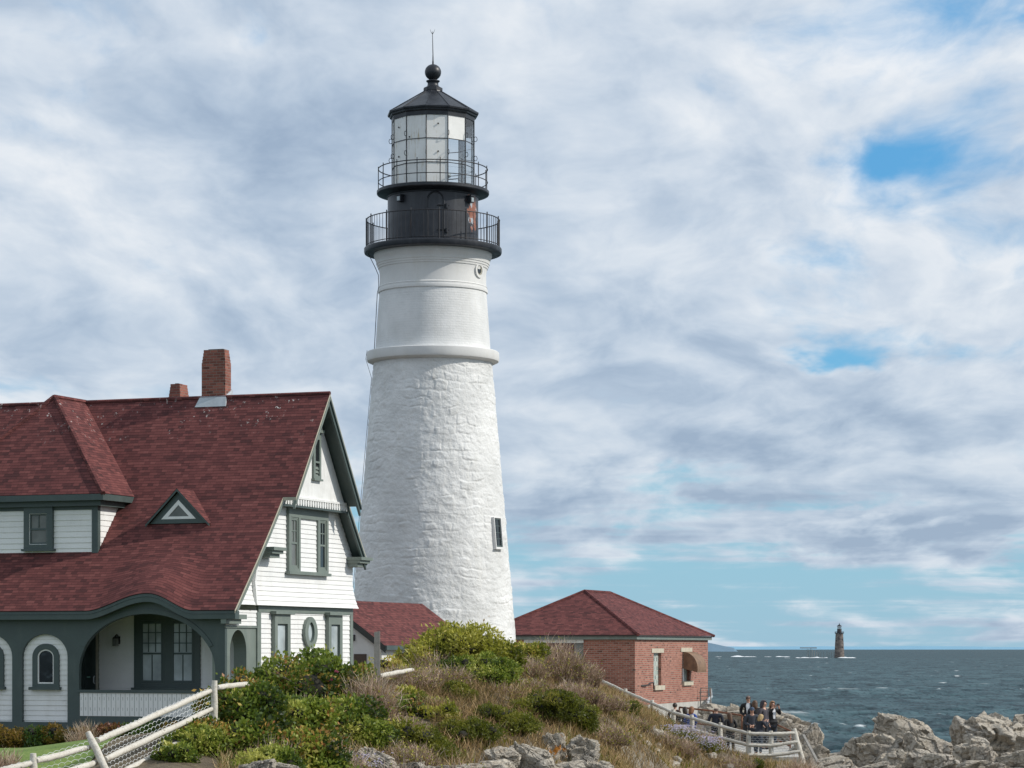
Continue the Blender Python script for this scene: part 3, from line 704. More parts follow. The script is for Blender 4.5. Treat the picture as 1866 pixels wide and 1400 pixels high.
m.slab(rect(u0, u1, HZ+.3, z1), [rect(u0+.1, (u0+u1)/2-.04, 8.6, z1-.15), rect((u0+u1)/2+.04, u1-.1, 8.6, z1-.15), rect(u0+.1, u1-.1, HZ+.5, 8.4)], mp, -.1, -.03); m.mbox(mp, u0, u1, HZ+.35, z1-.05, -.12, -.07); m.build('door_leaf', GREEN, d, False, HF)
xh, zh = Q(174, 1239, 2.2)
m = MB(); m.tube([(xh, 2.2-.05, zh-.12), (xh, 2.2-.12, zh-.08), (xh, 2.2-.12, zh+.08), (xh, 2.2-.05, zh+.12)], .02, 6); m.build('door_handle', LEAD, d, False, HF)
m = MB(); u, z = Q(162, 1234, 2.2); m.mbox(mp, u-.06, u+.06, z-.02, z+.02, .02, .03); m.build('mail_slot', weathered('green_copper', (.25, .5, .42), .1, 5, .4), d, False, HF)
m = MB(); m.mbox(mp, xw-.1, xw-.02, HZ+.26, 11.33, .02, .05); m.build('door_jamb', TAN, d, False, HF)
# wall lantern
u, z = Q(217, 1168, 2.2); m = MB(); mp = m_y(2.2)
m.mbox(mp, u-.05, u+.05, z-.1, z+.14, .01, .05); m.tube([(u, 2.16, z+.1), (u, 2.05, z+.2), (u, 1.97, z+.16)], .02, 6)
m.lathe([(.0, .16), (.09, .1), (.10, .07)], 8); m.V = [(x+u, y+1.97, zz+z) if i >= len(m.V)-24 else (x, y, zz) for i, (x, y, zz) in enumerate(m.V)]
wl = m.build('wall_lantern', IRON, porch, False, HF)
m = MB(); m.box(u-.07, u+.07, 1.90, 2.04, z-.16, z+.07); m.build('lamp_glass', PANE_GREY, wl, False, HF)
# the pair of tall sash windows, green casing
ua, zb = Q(246, 1253, 2.2); ub, zt = Q(366, 1119, 2.2); mp = m_y(2.2); zt = 11.3
m = MB(); g = [(257, 301), (313, 357)]; holes = [rect(Q(a, 1200, 2.2)[0], Q(b, 1200, 2.2)[0], Q(300, 1246, 2.2)[1], Q(300, 1131, 2.2)[1]) for a, b in g]
m.slab(rect(ua, ub, zb, zt), holes, mp, -.06, .07); m.mbox(mp, ua-.07, ub+.05, zb-.07, zb-.001, -.04, .14); cas = m.build('window', GREEN, porch, False, HF)
for h in holes: window(H, cas, m_y(2.135), h[0][0]+.002, h[1][0]-.002, h[0][1]+.002, h[2][1]-.002, .05, GREEN, PANE_PALE, 2, 2, .01, 'sash_window', False, upper=(3, 3), mun=.03, split=.48)
# --- porch end wall, facing right, with its narrow arch
def R_(px, py, x=0.): return H.on_x(px, py, x)
ya, za = R_(419, 1290); yb, _ = R_(449, 1290); yc = R_(456, 1200)[0]
m = MB(); hole = arch(ya, yb, HZ+.2, R_(434, 1188)[1], R_(434, 1148)[1]); zt = R_(434, 1140)[1]
m.slab(rect(0.003, 2.16, HZ-.4, zt), [hole], m_x(0), -.42, 0); m.mbox(m_x(0), -.02, 2.17, zt-.07, zt-.01, 0, .04)
m.build('porch_end_wall', GREEN_SIDE, hs, False, HF)
m = MB(); m.clap(rect(.0, 2.16, zt, 11.14), m_x(0), .13, .02); m.build('porch_end_frieze', WHITE, hs, False, HF)
m = MB(); m.mbox(m_x(0), -.28, .95, 10.86, 11.0, .0, .26); m.mbox(m_x(0), -.28, .75, 10.72, 10.86, .0, .17); m.build('eave_return', GREEN_SIDE, roof, False, HF)
# --- gable wall, lower storey
YB = R_(640.5, 1150)[0]; print('YB', YB)
zb1, zb0 = R_(550, 1106)[1], R_(550, 1118)[1]
m = MB(); m.clap(rect(2.2, YB, HZ-.3, zb0+.02), m_x(0), .15, .022); gable = m.build('gable_wall', WHITE, hs, False, HF)
m = MB(); m.clap([(2.2, HZ-.3), (YB, HZ-.3), (YB, 12.9), (2.2, 12.9)], lambda u, z, d: (-u+2.2, YB+d, z), .15, .02); m.build('rear_wall', WHITE, hs, False, HF)
m = MB(); m.mbox(m_x(0), 2.19, YB+.02, zb0, zb1+.12, -.05, .05); m.build('storey_band', GREEN_SIDE, gable, False, HF)
for a, b in ((2.12, 2.38), (YB-.18, YB+.03)): m = MB(); m.mbox(m_x(0), a, b, HZ-.4, zb0-.001, -.1, .045); m.build('corner_board', GREEN_SIDE, gable, False, HF)
flare = lambda z: .02+.17*max(0, min(1, (zb1+.85-z)/.85))**2
zk = 14.55
m = MB(); m.clap([(.0, zb1), (YB+.12, zb1), (YB+.02, 12.2), (9.42, 12.92), (8.1, zk), (2.95, zk), (1.7, 13.02), (.8, 12.1)], m_x(0), .15, .022, flare); m.build('gable_wall_upper', WHITE, hs, False, HF)
# solid core so no light leaks through the boards
m = MB(); m.slab([(2.2, HZ-.3), (YB, HZ-.3), (YB, 12.7), (8.0, 14.5), (5.58, 17.7), (3.05, 14.4), (1.0, 12.2), (0.25, 11.4), (2.2, 11.3)], [], m_x(-.06), -.1, 0); m.build('gable_sheathing', WHITE, hs, False, HF)
m = MB(); m.slab([(3.0, zk-.05), (8.06, zk-.05), (5.58, 17.83)], [], m_x(.38), -.36, 0); att = m.build('attic_gable', WHITE_TRIM, hs, False, HF)
# dentil course under the attic gable
m = MB(); m.mbox(m_x(.38), 3.12, 7.98, zk+.10, zk+.17, 0, .05); y = 3.15
while y < 7.98: m.mbox(m_x(.38), y, y+.10, zk-.10, zk+.099, 0, .035); y += .185
m.build('dentil_trim', WHITE_TRIM, att, False, HF)
m = MB(); m.mbox(m_x(0), 3.1, 8.02, zk-.16, zk-.051, .02, .40); m.build('attic_soffit', GREEN, att, False, HF)
# attic window: glass above, louvres below
y0, z0 = R_(569.5, 872, .4); y1, z1 = R_(583, 790, .4); mp = m_x(.38); zm = z0+(z1-z0)*.36
m = MB(); m.slab(rect(y0, y1, z0, z1), [rect(y0+.13, y1-.13, z0+.1, zm-.03), rect(y0+.13, y1-.13, zm+.03, z1-.22)], mp, -.05, .07); m.mbox(mp, y0-.08, y1+.08, z1, z1+.09, -.03, .16); m.mbox(mp, y0-.05, y1+.05, z0-.06, z0-.001, -.03, .12); w_ = m.build('attic_window', GREEN_SIDE, att, False, HF)
m = MB(); m.mbox(mp, y0+.12, y1-.12, zm+.02, z1-.2, .002, .012); m.build('pane', PANE_DARK, w_, False, HF)
m = MB(); zz = z0+.12
while zz < zm-.06: m.hexa([(.40, y0+.12, zz-.05), (.43, y0+.12, zz-.06), (.43, y1-.12, zz-.06), (.40, y1-.12, zz-.05), (.385, y0+.12, zz+.02), (.395, y0+.12, zz+.03), (.395, y1-.12, zz+.03), (.385, y1-.12, zz+.02)]); zz += .12
m.build('louvre', GREEN_SIDE, w_, False, HF)
m = MB(); m.mbox(mp, y0+.12, y1-.12, z0+.09, zm, .001, .006); m.build('dark_backing', DARKROOM, w_, False, HF)
# first-floor pair in one green casing
y0, z0 = R_(520, 1041); y1, z1 = R_(592, 934); mp = m_x(.06)
ym0, ym1 = R_(541, 1000)[0], R_(573, 1000)[0]
m = MB(); ins = [rect(y0+.14, ym0-.14, z0+.1, z1-.28), rect(ym1+.14, y1-.14, z0+.1, z1-.28), rect(ym0, ym1, z0+.02, z1-.3)]
m.slab(rect(y0, y1, z0, z1), ins, mp, -.03, .075); m.mbox(mp, y0-.1, y1+.14, z1, z1+.10, -.02, .17); m.mbox(mp, y0-.1, y1+.08, z0-.09, z0-.001, -.02, .14); pairw = m.build('window', GREEN_SIDE, gable, False, HF)
for h, pm in zip(ins[:2], (PANE_GREY, PANE_DARK)): window(H, pairw, m_x(.085), h[0][0]+.002, h[1][0]-.002, h[0][1]+.002, h[2][1]-.002, .045, GREEN_SIDE, pm, 2, 1, .03, 'sash_window', False, upper=(2, 2), mun=.03)
m = MB(); m.clap(ins[2], mp, .15, .022); m.build('clapboard_infill', WHITE, pairw, False, HF)
# ground-floor narrow windows and the oval one
for pl, pr, pt in ((493.5, 522, 1120), (592, 617, 1122)):
    y0, _ = R_(pl, 1150); y1, z1 = R_(pr, pt); mp = m_x(.075)
    w_ = window(H, gable, mp, y0, y1, HZ+1.1, z1-.1, .20, GREEN_SIDE, PANE_PALE, 2, 1, .07, sash=GREEN, head=.1, split=.42)
    m = MB(); m.mbox(mp, y0-.12, y1+.12, z1+.001, z1+.09, -.02, .17); m.build('hood', GREEN_SIDE, w_, False, HF)
yc0, zc0 = R_(561, 1153); mp = m_x(.05)
def oval(w, h, n=32): return [(yc0+w*math.copysign(abs(math.cos(t))**1.15, math.cos(t)), zc0+h*math.sin(t)) for t in np.linspace(0, 2*PI, n, endpoint=False)]
m = MB(); m.slab(oval(.48, .50), [oval(.24, .33)], mp, -.03, .08); w_ = m.build('oval_window', GREEN_SIDE, gable, False, HF)
m = MB(); m.slab(oval(.26, .35), [oval(.19, .28)], mp, -.02, .03); m.build('sash', GREEN, w_, False, HF)
m = MB(); m.slab(oval(.25, .34), [], mp, -.02, .01); m.build('pane', PANE_PALE, w_, False, HF)
# cornice returns on the gable wall
def ret(y0, y1, z, nm='cornice_return'):
    m = MB(); m.mbox(m_x(0), y0, y1, z, z+.10, -.02, XR+.10); m.mbox(m_x(0), y0+.04, y1-.06, z-.10, z-.001, -.02, XR+.02); m.mbox(m_x(0), y0+.08, y1-.12, z-.22, z-.101, -.02, XR-.08); m.build(nm, GREEN_SIDE, roof, False, HF)
yy, zz = R_(480, 1003, .15); ret(yy-.15, yy+.75, zz)
yy, zz = R_(655, 1022, .2); ret(yy-.7, yy+.25, zz)
m = MB(); y_, z_ = R_(468, 1050); 
m.tube([(.10, R_(463, 1020)[0], R_(463, 1020)[1]), (.10, R_(458, 1060)[0], R_(458, 1060)[1]), (.20, R_(456, 1103)[0], R_(456, 1103)[1])], .07, 4); m.build('corner_trim', WHITE, gable, False, HF)
# --- chimneys
def chimney(nm, pxl, pxr, pyt, pxs, y0, lbl, taper=True):
    xl, _ = H.on_y(pxl, 700, y0); xr, zt = H.on_y(pxr, pyt, y0); ye, _ = H.on_x(pxs, 700, xr); zt = H.on_y(pxl, pyt, y0)[1]
    zb_ = min(zroof(y0), zroof(ye))-.4
    m = MB(); m.box(xl, xr, y0, ye, zb_, zt-.42)
    for k in range(4): e = .012*(k+1); m.box(xl+e, xr-e, y0+e, ye-e, zt-.42+.105*k, zt-.42+.105*(k+1)-(.0 if k < 3 else .0))
    c = m.build('chimney', BRICK_CH, roof, False, HF, lbl)
    m = MB(); g = .035; zf0 = zroof(y0-.3)-.05; zf1 = zroof(y0)+.06
    a = [(xl-.13, y0-.24, zroof(y0-.24)+.03), (xr+.13, y0-.24, zroof(y0-.24)+.03), (xr+.1, ye+.1, zf0), (xl-.1, ye+.1, zf0)]
    b = [(xl-g, y0-g, zf1), (xr+g, y0-g, zf1), (xr+g, ye+g, zf1+.25), (xl-g, ye+g, zf1+.25)]
    m.hexa(a+b); m.build('flashing', LEAD, c, False, HF)
    m = MB(); m.box(xl+.16, xr-.16, y0+.16, ye-.16, zt-.2, zt+.03); m.build('flue', DARKROOM, c, False, HF)
yc1 = roof_hit(388, 726)[1]
chimney('chimney', 367.5, 410.5, 638, 421, yc1, 'tall brick chimney with grey flashing')
chimney('chimney', 307, 328.5, 700, 345, 6.75, 'short brick chimney behind the ridge')
# --- hipped dormer
_, yd, zd = roof_hit(90, 1006)
ye = yd-.42
xR, zE = H.on_y(188, 899, ye); xc = H.on_y(178, 950, yd)[0]
Ya = (18.08-CAMZ)*F/(1181-722); ax, ay = (100-933)*Ya/F-H.ox, Ya-H.oy; apx, apy = C20*ax-S20*ay, S20*ax+C20*ay
xL = 2*apx-xR; xcl = 2*apx-xc
def back_y(z):
    a, b = -.3, 5.58
    for _ in range(40):
        c_ = (a+b)/2
        if zroof(c_) < z: a = c_
        else: b = c_
    return a
yv = back_y(zE)
m = MB(); dm = None
m.mi = 0; A_ = (apx, apy, 18.06); RD = (apx, 5.66, 18.07)
m.face([(xL, ye, zE), (xR, ye, zE), A_]); m.face([(xR, ye, zE), (xR, yv, zE), RD, A_]); m.face([(xL, yv, zE), (xL, ye, zE), A_, RD])
dorm = m.build('dormer', SHINGLE, hs, False, HF)
m = MB()
for e in ((xR, ye, zE), (xL, ye, zE)): m.tube([A_, e], .085, 6)
m.tube([A_, RD], .075, 6); m.build('hip_cap', SHINGLE, dorm, False, HF)
m = MB(); m.box(xL+.01, xR-.01, ye+.01, yv+.2, zE-.20, zE-.012); m.box(xL+.2, xR-.2, ye+.2, yv, zE-.36, zE-.201); m.build('dormer_eave', GREEN, dorm, False, HF)
zw0 = zd-.25; zw1 = zE-.35
m = MB(); m.clap(rect(xcl, xc, zw0, zw1), m_y(yd), .175, .022)
ysd = back_y(zw1)
m.clap([(yd, zw0), (yd+.05, zw0), (ysd+.1, zw1), (yd, zw1)], m_x(xc), .175, .022); m.build('dormer_wall', WHITE, dorm, False, HF)
m = MB(); m.box(xcl-.02, xc-.02, yd+.03, ysd, zw0, zw1); m.build('dormer_core', WHITE, dorm, False, HF)
m = MB(); u0 = H.on_y(168.5, 950, yd)[0]
m.box(u0, xc+.03, yd-.045, yd+.12, zw0, zw1+.01); m.mbox(m_y(yd), xcl, xc, zw1-.12, zw1+.005, .0, .04); m.build('dormer_corner_board', GREEN, dorm, False, HF)
u0, z0 = H.on_y(47, 1001, yd); u1, z1 = H.on_y(99, 925, yd)
w_ = window(H, dorm, m_y(yd-.07), u0, u1, z0, z1, .19, GREEN, PANE_GREY, 2, 1, .06, head=.1, sash=GREEN, mun=.03, upper=(1, 2))
m = MB(); m.slab(rect(u0+.17, u1-.17, z0+.115, z1-.17), [rect(u0+.20, u1-.20, z0+.145, z1-.2)], m_y(yd-.07), .0, .045); m.build('white_bead', WHITE_TRIM, w_, False, HF)
# --- little triangular dormer
_, yt, zt0 = roof_hit(326, 955)
yt -= .02
x0, zz0 = H.on_y(274, 955, yt); x2, _ = H.on_y(379, 952, yt); x1, zz1 = H.on_y(325, 896, yt); x1 = (x0+x2)/2
mp = m_y(yt)
def tri(s, dz=0.): c = (x1, zz0+(zz1-zz0)*.34); return [(c[0]+(x-c[0])*s, c[1]+(z-c[1])*s+dz) for x, z in ((x0, zz0), (x2, zz0), (x1, zz1))]
m = MB(); m.slab(tri(1.0), [tri(.56)], mp, -.5, .03); td = m.build('triangular_dormer', GREEN, hs, False, HF)
m = MB(); m.slab(tri(.60), [tri(.36)], mp, -.05, .045); m.build('window_frame', WHITE_TRIM, td, False, HF)
m = MB(); m.slab(tri(.4), [], mp, -.06, .02); m.build('pane', PANE_GREY, td, False, HF)
m = MB(); yb_ = back_y(zz1+.06); e = .10; f0 = yt-.16
zb_ = zz0-.02
m.face([(x2+e, f0, zb_), (x2+e, back_y(zb_)+.1, zb_), (x1, yb_+.05, zz1+.09), (x1, f0, zz1+.09)]); m.face([(x0-e, back_y(zb_)+.1, zb_), (x0-e, f0, zb_), (x1, f0, zz1+.09), (x1, yb_+.05, zz1+.09)])
m.build('dormer_roof', SHINGLE, td, False, HF)
m = MB()
for xx in (x0-e, x2+e): m.hexa([(xx, f0+.01, zb_-.08), (x1, f0+.01, zz1+.0), (x1, f0+.05, zz1+.0), (xx, f0+.05, zb_-.08), (xx, f0+.01, zb_-.005), (x1, f0+.01, zz1+.082), (x1, f0+.05, zz1+.082), (xx, f0+.05, zb_-.005)])
m.build('barge_board', GREEN, td, False, HF)

# ---------------------------------------------------------------- the low wing between house and tower
CZ = 7.4
Cn = Frame(705, 91, CZ); CF = Cn.off()
cw = Cn.root('connecting_wing', 'low white wing with a red shingled roof between house and lighthouse tower', 'building')
ze = CAMZ+(1181-1177)*91/F
xrd, zrd = Cn.on_y(598, 1093, 0); Lw = 9.0; xo = .12
sl = (zrd-ze)/(-xrd)
m = MB(); m.mi = 0
m.face([(0, -.15, ze), (0, Lw, ze), (xrd, Lw, zrd), (xrd, -.15, zrd)]); m.face([(2*xrd, Lw, ze), (2*xrd, -.15, ze), (xrd, -.15, zrd), (xrd, Lw, zrd)])
m.build('roof', SHINGLE, cw, False, CF)
m = MB()
for xx in (0, 2*xrd): m.hexa([(xx, -.14, ze-.26), (xrd, -.14, zrd-.26), (xrd, -.08, zrd-.26), (xx, -.08, ze-.26), (xx, -.14, ze-.006), (xrd, -.14, zrd-.006), (xrd, -.08, zrd-.006), (xx, -.08, ze-.006)])
m.build('barge_board', weathered('dark_barge_board', (.05, .055, .05), .2, 3, .6), cw, False, CF)
m = MB(); m.hexa([(-.02, -.14, ze-.15), (.06, -.14, ze-.15), (.06, Lw, ze-.15), (-.02, Lw, ze-.15), (-.02, -.14, ze+.01), (.06, -.14, ze+.01), (.06, Lw, ze+.01), (-.02, Lw, ze+.01)]); m.build('eave_board', GREEN, cw, False, CF)
m = MB(); m.slab([(2*xrd+.2, CZ-.6), (-.2, CZ-.6), (-.2, ze-.15), (xrd, zrd-.15), (2*xrd+.2, ze-.15)], [], m_y(0), -.2, 0); m.box(-.4, -.2, .2, Lw-.1, CZ-.6, ze-.1); m.build('wall', WSMOOTH, cw, False, CF)
xa, za = Cn.on_y(646, 1192, 0); xb, zb_ = Cn.on_y(668, 1215, 0)
m = MB(); m.mbox(m_y(0), xa, xb, zb_, za, 0, .06); m.build('vent_grille', weathered('brown_grille', (.09, .06, .045), .2, 8, .7), cw, False, CF)
xa, za = Cn.on_y(645, 1163, 0); m = MB(); m.mbox(m_y(0), xa-.1, xa+.05, za-.1, za+.12, 0, .1); m.build('lamp', IRON, cw, False, CF)

# ---------------------------------------------------------------- brick fog signal building
GZ = 6.2
G = Frame(1157, 110, GZ); GF = G.off()
fb = G.root('brick_building', 'small red brick building with a hipped red roof beside the sea', 'building')
EX = .22
zE2 = CAMZ+(1181-1157)*110/F
WX, LY = 6.9, G.on_x(1290, 1200, 0)[0]
m = MB(); x0, x1, y0, y1 = -WX-EX, EX, -EX, LY+EX+.1
A1 = (-WX/2, WX/2+.1, CAMZ+104*114.2/F); 
yr = G.on_x(1112, 1078, -WX/2)[0]; A2 = (-WX/2, yr, A1[2])
m.face([(x0, y0, zE2), (x1, y0, zE2), A1]); m.face([(x1, y0, zE2), (x1, y1, zE2), A2, A1]); m.face([(x1, y1, zE2), (x0, y1, zE2), A2]); m.face([(x0, y1, zE2), (x0, y0, zE2), A1, A2])
rf = m.build('roof', SHINGLE, fb, False, GF)
m = MB()
for e in ((x1, y0, zE2), (x0, y0, zE2)): m.tube([A1, e], .075, 6)
for e in ((x1, y1, zE2), (x0, y1, zE2)): m.tube([A2, e], .075, 6)
m.tube([A1, A2], .075, 6); m.build('hip_cap', SHINGLE, rf, False, GF)
m = MB(); m.box(x0+.02, x1-.02, y0+.02, y1-.02, zE2-.06, zE2-.012); m.build('roof_edge', weathered('dark_roof_edge', (.05, .035, .03), .2, 3), rf, False, GF)
m = MB(); m.box(x0+.09, x1-.09, y0+.09, y1-.09, zE2-.20, zE2-.061); m.build('eave_board', GREEN_SIDE, rf, False, GF)
zt = zE2-.201
dx0, dz1 = G.on_y(975, 1172, 0); dx1, _ = G.on_y(1063, 1172, 0)
def K(px, py): return G.on_x(px, py, 0)
wins = []
for pl, pr, pt, pb in ((1191, 1205, 1190, 1249), (1244, 1257, 1188, 1241)):
    a, z1_ = K(pl, pt); b, z0_ = K(pr, pb); wins.append(rect(a, b, z0_, z1_))
m = MB(); zg = K(1160, 1286)[1]
m.slab(rect(-WX, 0, zg, zt), [rect(dx0, dx1, zg+.05, dz1)], m_y(0), -.3, 0)
m.slab(rect(0.301, LY, zg, zt), wins, m_x(0), -.3, 0)
m.slab(rect(0.301, LY, zg, zt), [], m_x(-WX+.3), -.3, 0)
m.box(-WX+.31, -.31, LY-.3, LY, zg, zt)
wl = m.build('wall', BRICK, fb, False, GF)
m = MB(); m.mbox(m_x(0), 0, LY, zg+2.75, zg+3.0, 0, .025); m.mbox(m_y(0), -WX, .0255, zg+2.75, zg+3.0, 0, .025)
m = MB(); m.box(-WX-.05, .06, -.06, LY+.05, GZ-.6, zg-.002); m.build('foundation', CONC, fb, False, GF)
m = MB(); m.mbox(m_y(0), dx0-.5, dx1+.02, dz1, dz1+.26, -.05, .05); m.build('door_lintel', weathered('peeling_white_lintel', (.66, .66, .62), .2, 6, .8, .2, dirt=((.3, .28, .24), .8)), fb, False, GF)
m = MB(); m.mbox(m_y(.12), dx0, dx1-.45, zg, dz1, -.06, 0); m.build('door', weathered('faded_red_door', (.15, .055, .05), .2, 3, .7, .1), fb, False, GF)
m = MB(); m.mbox(m_y(.12), dx1-.44, dx1, zg, dz1, -.06, .06); m.build('door_post', weathered('grey_door_post', (.20, .21, .20), .15, 3), fb, False, GF)
def _gblock(t, b):
    uv = uvco(t); br = t.new('ShaderNodeTexBrick', {'Vector': uv, 'Color1': (.0, .0, .0), 'Color2': (1, 1, 1), 'Mortar': (.5, .5, .5), 'Scale': 1., 'Mortar Size': .02, 'Brick Width': .2, 'Row Height': .2}); br.offset = 0
    n = t.noise(uv, 18, 3, .6); c = t.ramp(t.math('ADD', t.math('MULTIPLY', br.outputs[0], .4), t.math('MULTIPLY', n, .6)), [(.3, (.20, .26, .24)), (.5, (.38, .46, .42)), (.7, (.62, .68, .63))])
    t.set(b.inputs['Base Color'], t.mix(br.outputs[1], c, (.50, .50, .45))); t.set(b.inputs['Normal'], t.bump(n, .5, .03))
GBLOCK = material('glass_block', _gblock, .2)
for k, w_ in enumerate(wins):
    a, b = w_[0][0], w_[1][0]; z0_, z1_ = w_[0][1], w_[2][1]
    m = MB(); m.mbox(m_x(0), a, b, z0_, z1_, -.25, -.14); wo = m.build('window', GBLOCK, fb, False, GF)
    m = MB(); m.mbox(m_x(0), a-.32, b+.32, z1_+.001, z1_+.19, -.1, .03); m.build('lintel', LINTEL, wo, False, GF)
    m = MB(); m.mbox(m_x(0), a-.06, b+.28, z0_-.2, z0_-.001, -.12, .10); m.build('sill', LINTEL, wo, False, GF)
    if k: # the rusty scoop-shaped hood
        m = MB(); z2 = z0_+(z1_-z0_)*.44; n = 12; R1, R2 = z1_-z2+.03, z1_-z2+.03
        for yy in (a+.10, b+.12):
            base = (yy, z1_)
        pts = [(.0, z2)]+[(.0+(z1_-z2)*.95*math.sin(t), z2+(z1_+.02-z2)*(1-math.cos(t))*0+(z1_-z2)*math.cos(t)) for t in np.linspace(0, PI/2+.25, n)]
        yl, yr_ = a-.02, b+.30
        for (xa, za), (xb, zb2) in zip(pts[1:], pts[2:]): m.face([(xa, yl, za), (xa, yr_, za), (xb, yr_, zb2), (xb, yl, zb2)])
        for yy in (yl, yr_): m.face([(x, yy, z) for x, z in pts])
        m.build('hood', weathered('rusty_brown_hood', (.23, .14, .085), .3, 4, .7, .2, dirt=((.08, .05, .04), .8)), wo, False, GF)
        m = MB(); m.mbox(m_x(0), a-.02, a+.05, z0_, z1_, -.1, .04); m.build('jamb', WHITE_TRIM, wo, False, GF)
m = MB(); y_, z_ = K(1168, 1250); y2, z2 = K(1186, 1244); y3, z3 = K(1187, 1256)
m.tube([(.02, y_, z_), (.12, y_+.6, z_+.02), (.12, y_+.9, z2-.02), (.12, y2, z2), (.12, y3, z3)], .03, 6); m.build('pipe', IRON, fb, False, GF)
# a steel frame and a downpipe at the far corner
y_, z_ = K(1272, 1254); y2, z2 = K(1278, 1290); m = MB()
for dx in (.12, .62): m.tube([(dx, y_, z_), (dx+.05, y_-.2, z2)], .03, 6)
for q in np.linspace(0, 1, 6): m.tube([(.12+.05*q, y_-.2*q, z_+(z2-z_)*q), (.62+.05*q, y_-.2*q, z_+(z2-z_)*q)], .018, 5)
m.build('ladder_frame', GREYWOOD, fb, False, GF)
y_, z_ = K(1289, 1256); y2, z2 = K(1284, 1274); y3, z3 = K(1277, 1280); m = MB(); m.tube([(.15, y_, z_), (.2, y_, z2+.1), (.25, y2-.2, z2), (.45, y3-.5, z3), (.5, y3-.9, GZ)], .07, 8); m.build('downpipe', LEAD, fb, False, GF)
# ---------------------------------------------------------------- the ground: a headland sheet through measured spot heights
GP = []                                                  # x, y, z
def gp(px, py, D): p = P(px, py, D); GP.append((p.x, p.y, p.z))
for q in [(545, 1292, 57), (400, 1330, 51), (330, 1372, 48), (687, 1272, 60), (820, 1240, 66), (940, 1240, 69), (1000, 1232, 73), (1060, 1252, 78), (1100, 1262, 87), (1140, 1285, 91), (1189, 1312, 89),
          (1227, 1332, 88.2), (1261, 1344, 87), (1313, 1362, 85.3), (1364, 1390, 83.6), (1405, 1398, 83.4), (1450, 1399, 83.4),
          (545, 1400, 50), (400, 1405, 46.5), (640, 1385, 52), (700, 1375, 54), (880, 1372, 56.5), (960, 1345, 59), (1060, 1352, 63), (1130, 1372, 69), (1200, 1385, 74), (1270, 1402, 79), (1340, 1412, 80.5),
          (820, 1300, 60), (1000, 1290, 65), (680, 1320, 57), (1100, 1310, 72), (1170, 1335, 78), (170, 1415, 46), (60, 1425, 44)]: gp(*q)
for q in [(0, 1366, 73), (100, 1366, 73), (200, 1366, 73), (300, 1366, 73), (400, 1362, 73), (100, 1375, 66), (250, 1375, 66), (340, 1372, 60), (230, 1395, 55), (440, 1350, 68)]: gp(*q)
for q in [(545, 1520, 47), (700, 1500, 50.5), (880, 1490, 53), (1060, 1480, 59), (1200, 1500, 69), (1340, 1530, 76), (400, 1500, 44), (200, 1480, 43.2), (0, 1480, 42)]: gp(*q)
for x, y, z in [(-9, 38, 3), (-3, 42, 2.5), (2, 48, 2), (6, 58, 1.5), (9, 66, 1), (12, 72, .5), (-14, 36, 3.5),
                (-13, 55, 7.2), (-18, 50, 7.3), (-10, 62, 7.3), (-15, 66, 7.1), (-22, 62, 7.0), (-28, 70, 7), (-20, 74, 7), (-28, 45, 7.1), (-9, 70, 7.6), (-14, 82, 7.2), (-25, 85, 7.2), (-8, 86, 7.6), (-22, 100, 7.5), (-30, 105, 7.5), (-10, 112, 8.2),
                (-3.3, 103, 9.3), (-3.3, 110, 9.0), (-7, 96, 8.6), (-2, 88, 9.0), (-4, 78, 9.0), (1.5, 95, 8.4), (3, 108, 7.2), (-1, 116, 7.2), (5, 118, 6.2), (9, 122, 5.8), (0, 126, 6.5),
                (6.2, 98, 6.1), (7.5, 94, 6.0), (8.3, 89, 5.9), (9.4, 90, 5.9), (8.8, 86.5, 5.8), (6.2, 104, 6.1), (5.5, 92.6, 6.3), (9, 98, 5.6), (8, 108, 5.7), (12, 104, 4.5), (11, 92, 4.6), (14, 96, 3.5), (13, 86, 4.0), (16, 84, 4.4),
                (22, 84, 4.2), (28, 88, 3.5), (18, 92, 3), (24, 98, 0), (16, 110, 1), (12, 120, 2), (14, 132, -1), (5, 135, -1), (-8, 135, 1), (-30, 130, 3), (20, 74, 2), (28, 72, 1), (34, 90, 1)]: GP.append((x, y, z))
GPa = np.array(GP)
def _tps():
    A = GPa[:, :2]; n = len(A)
    d2 = ((A[:, None]-A[None])**2).sum(-1); Km = np.where(d2 > 0, .5*d2*np.log(d2+1e-12), 0)+np.eye(n)*.25
    Pm = np.hstack([np.ones((n, 1)), A]); M = np.block([[Km, Pm], [Pm.T, np.zeros((3, 3))]])
    return np.linalg.solve(M, np.concatenate([GPa[:, 2], np.zeros(3)]))
TPW = _tps()
def gz_arr(XY):
    XY = np.asarray(XY, float); out = np.zeros(len(XY))
    for i in range(0, len(XY), 20000):
        q = XY[i:i+20000]; d2 = ((q[:, None]-GPa[None, :, :2])**2).sum(-1)
        out[i:i+20000] = np.where(d2 > 0, .5*d2*np.log(d2+1e-12), 0)@TPW[:-3]+TPW[-3]+q@TPW[-2:]
    return out
def gz(x, y): return float(gz_arr([(x, y)])[0])
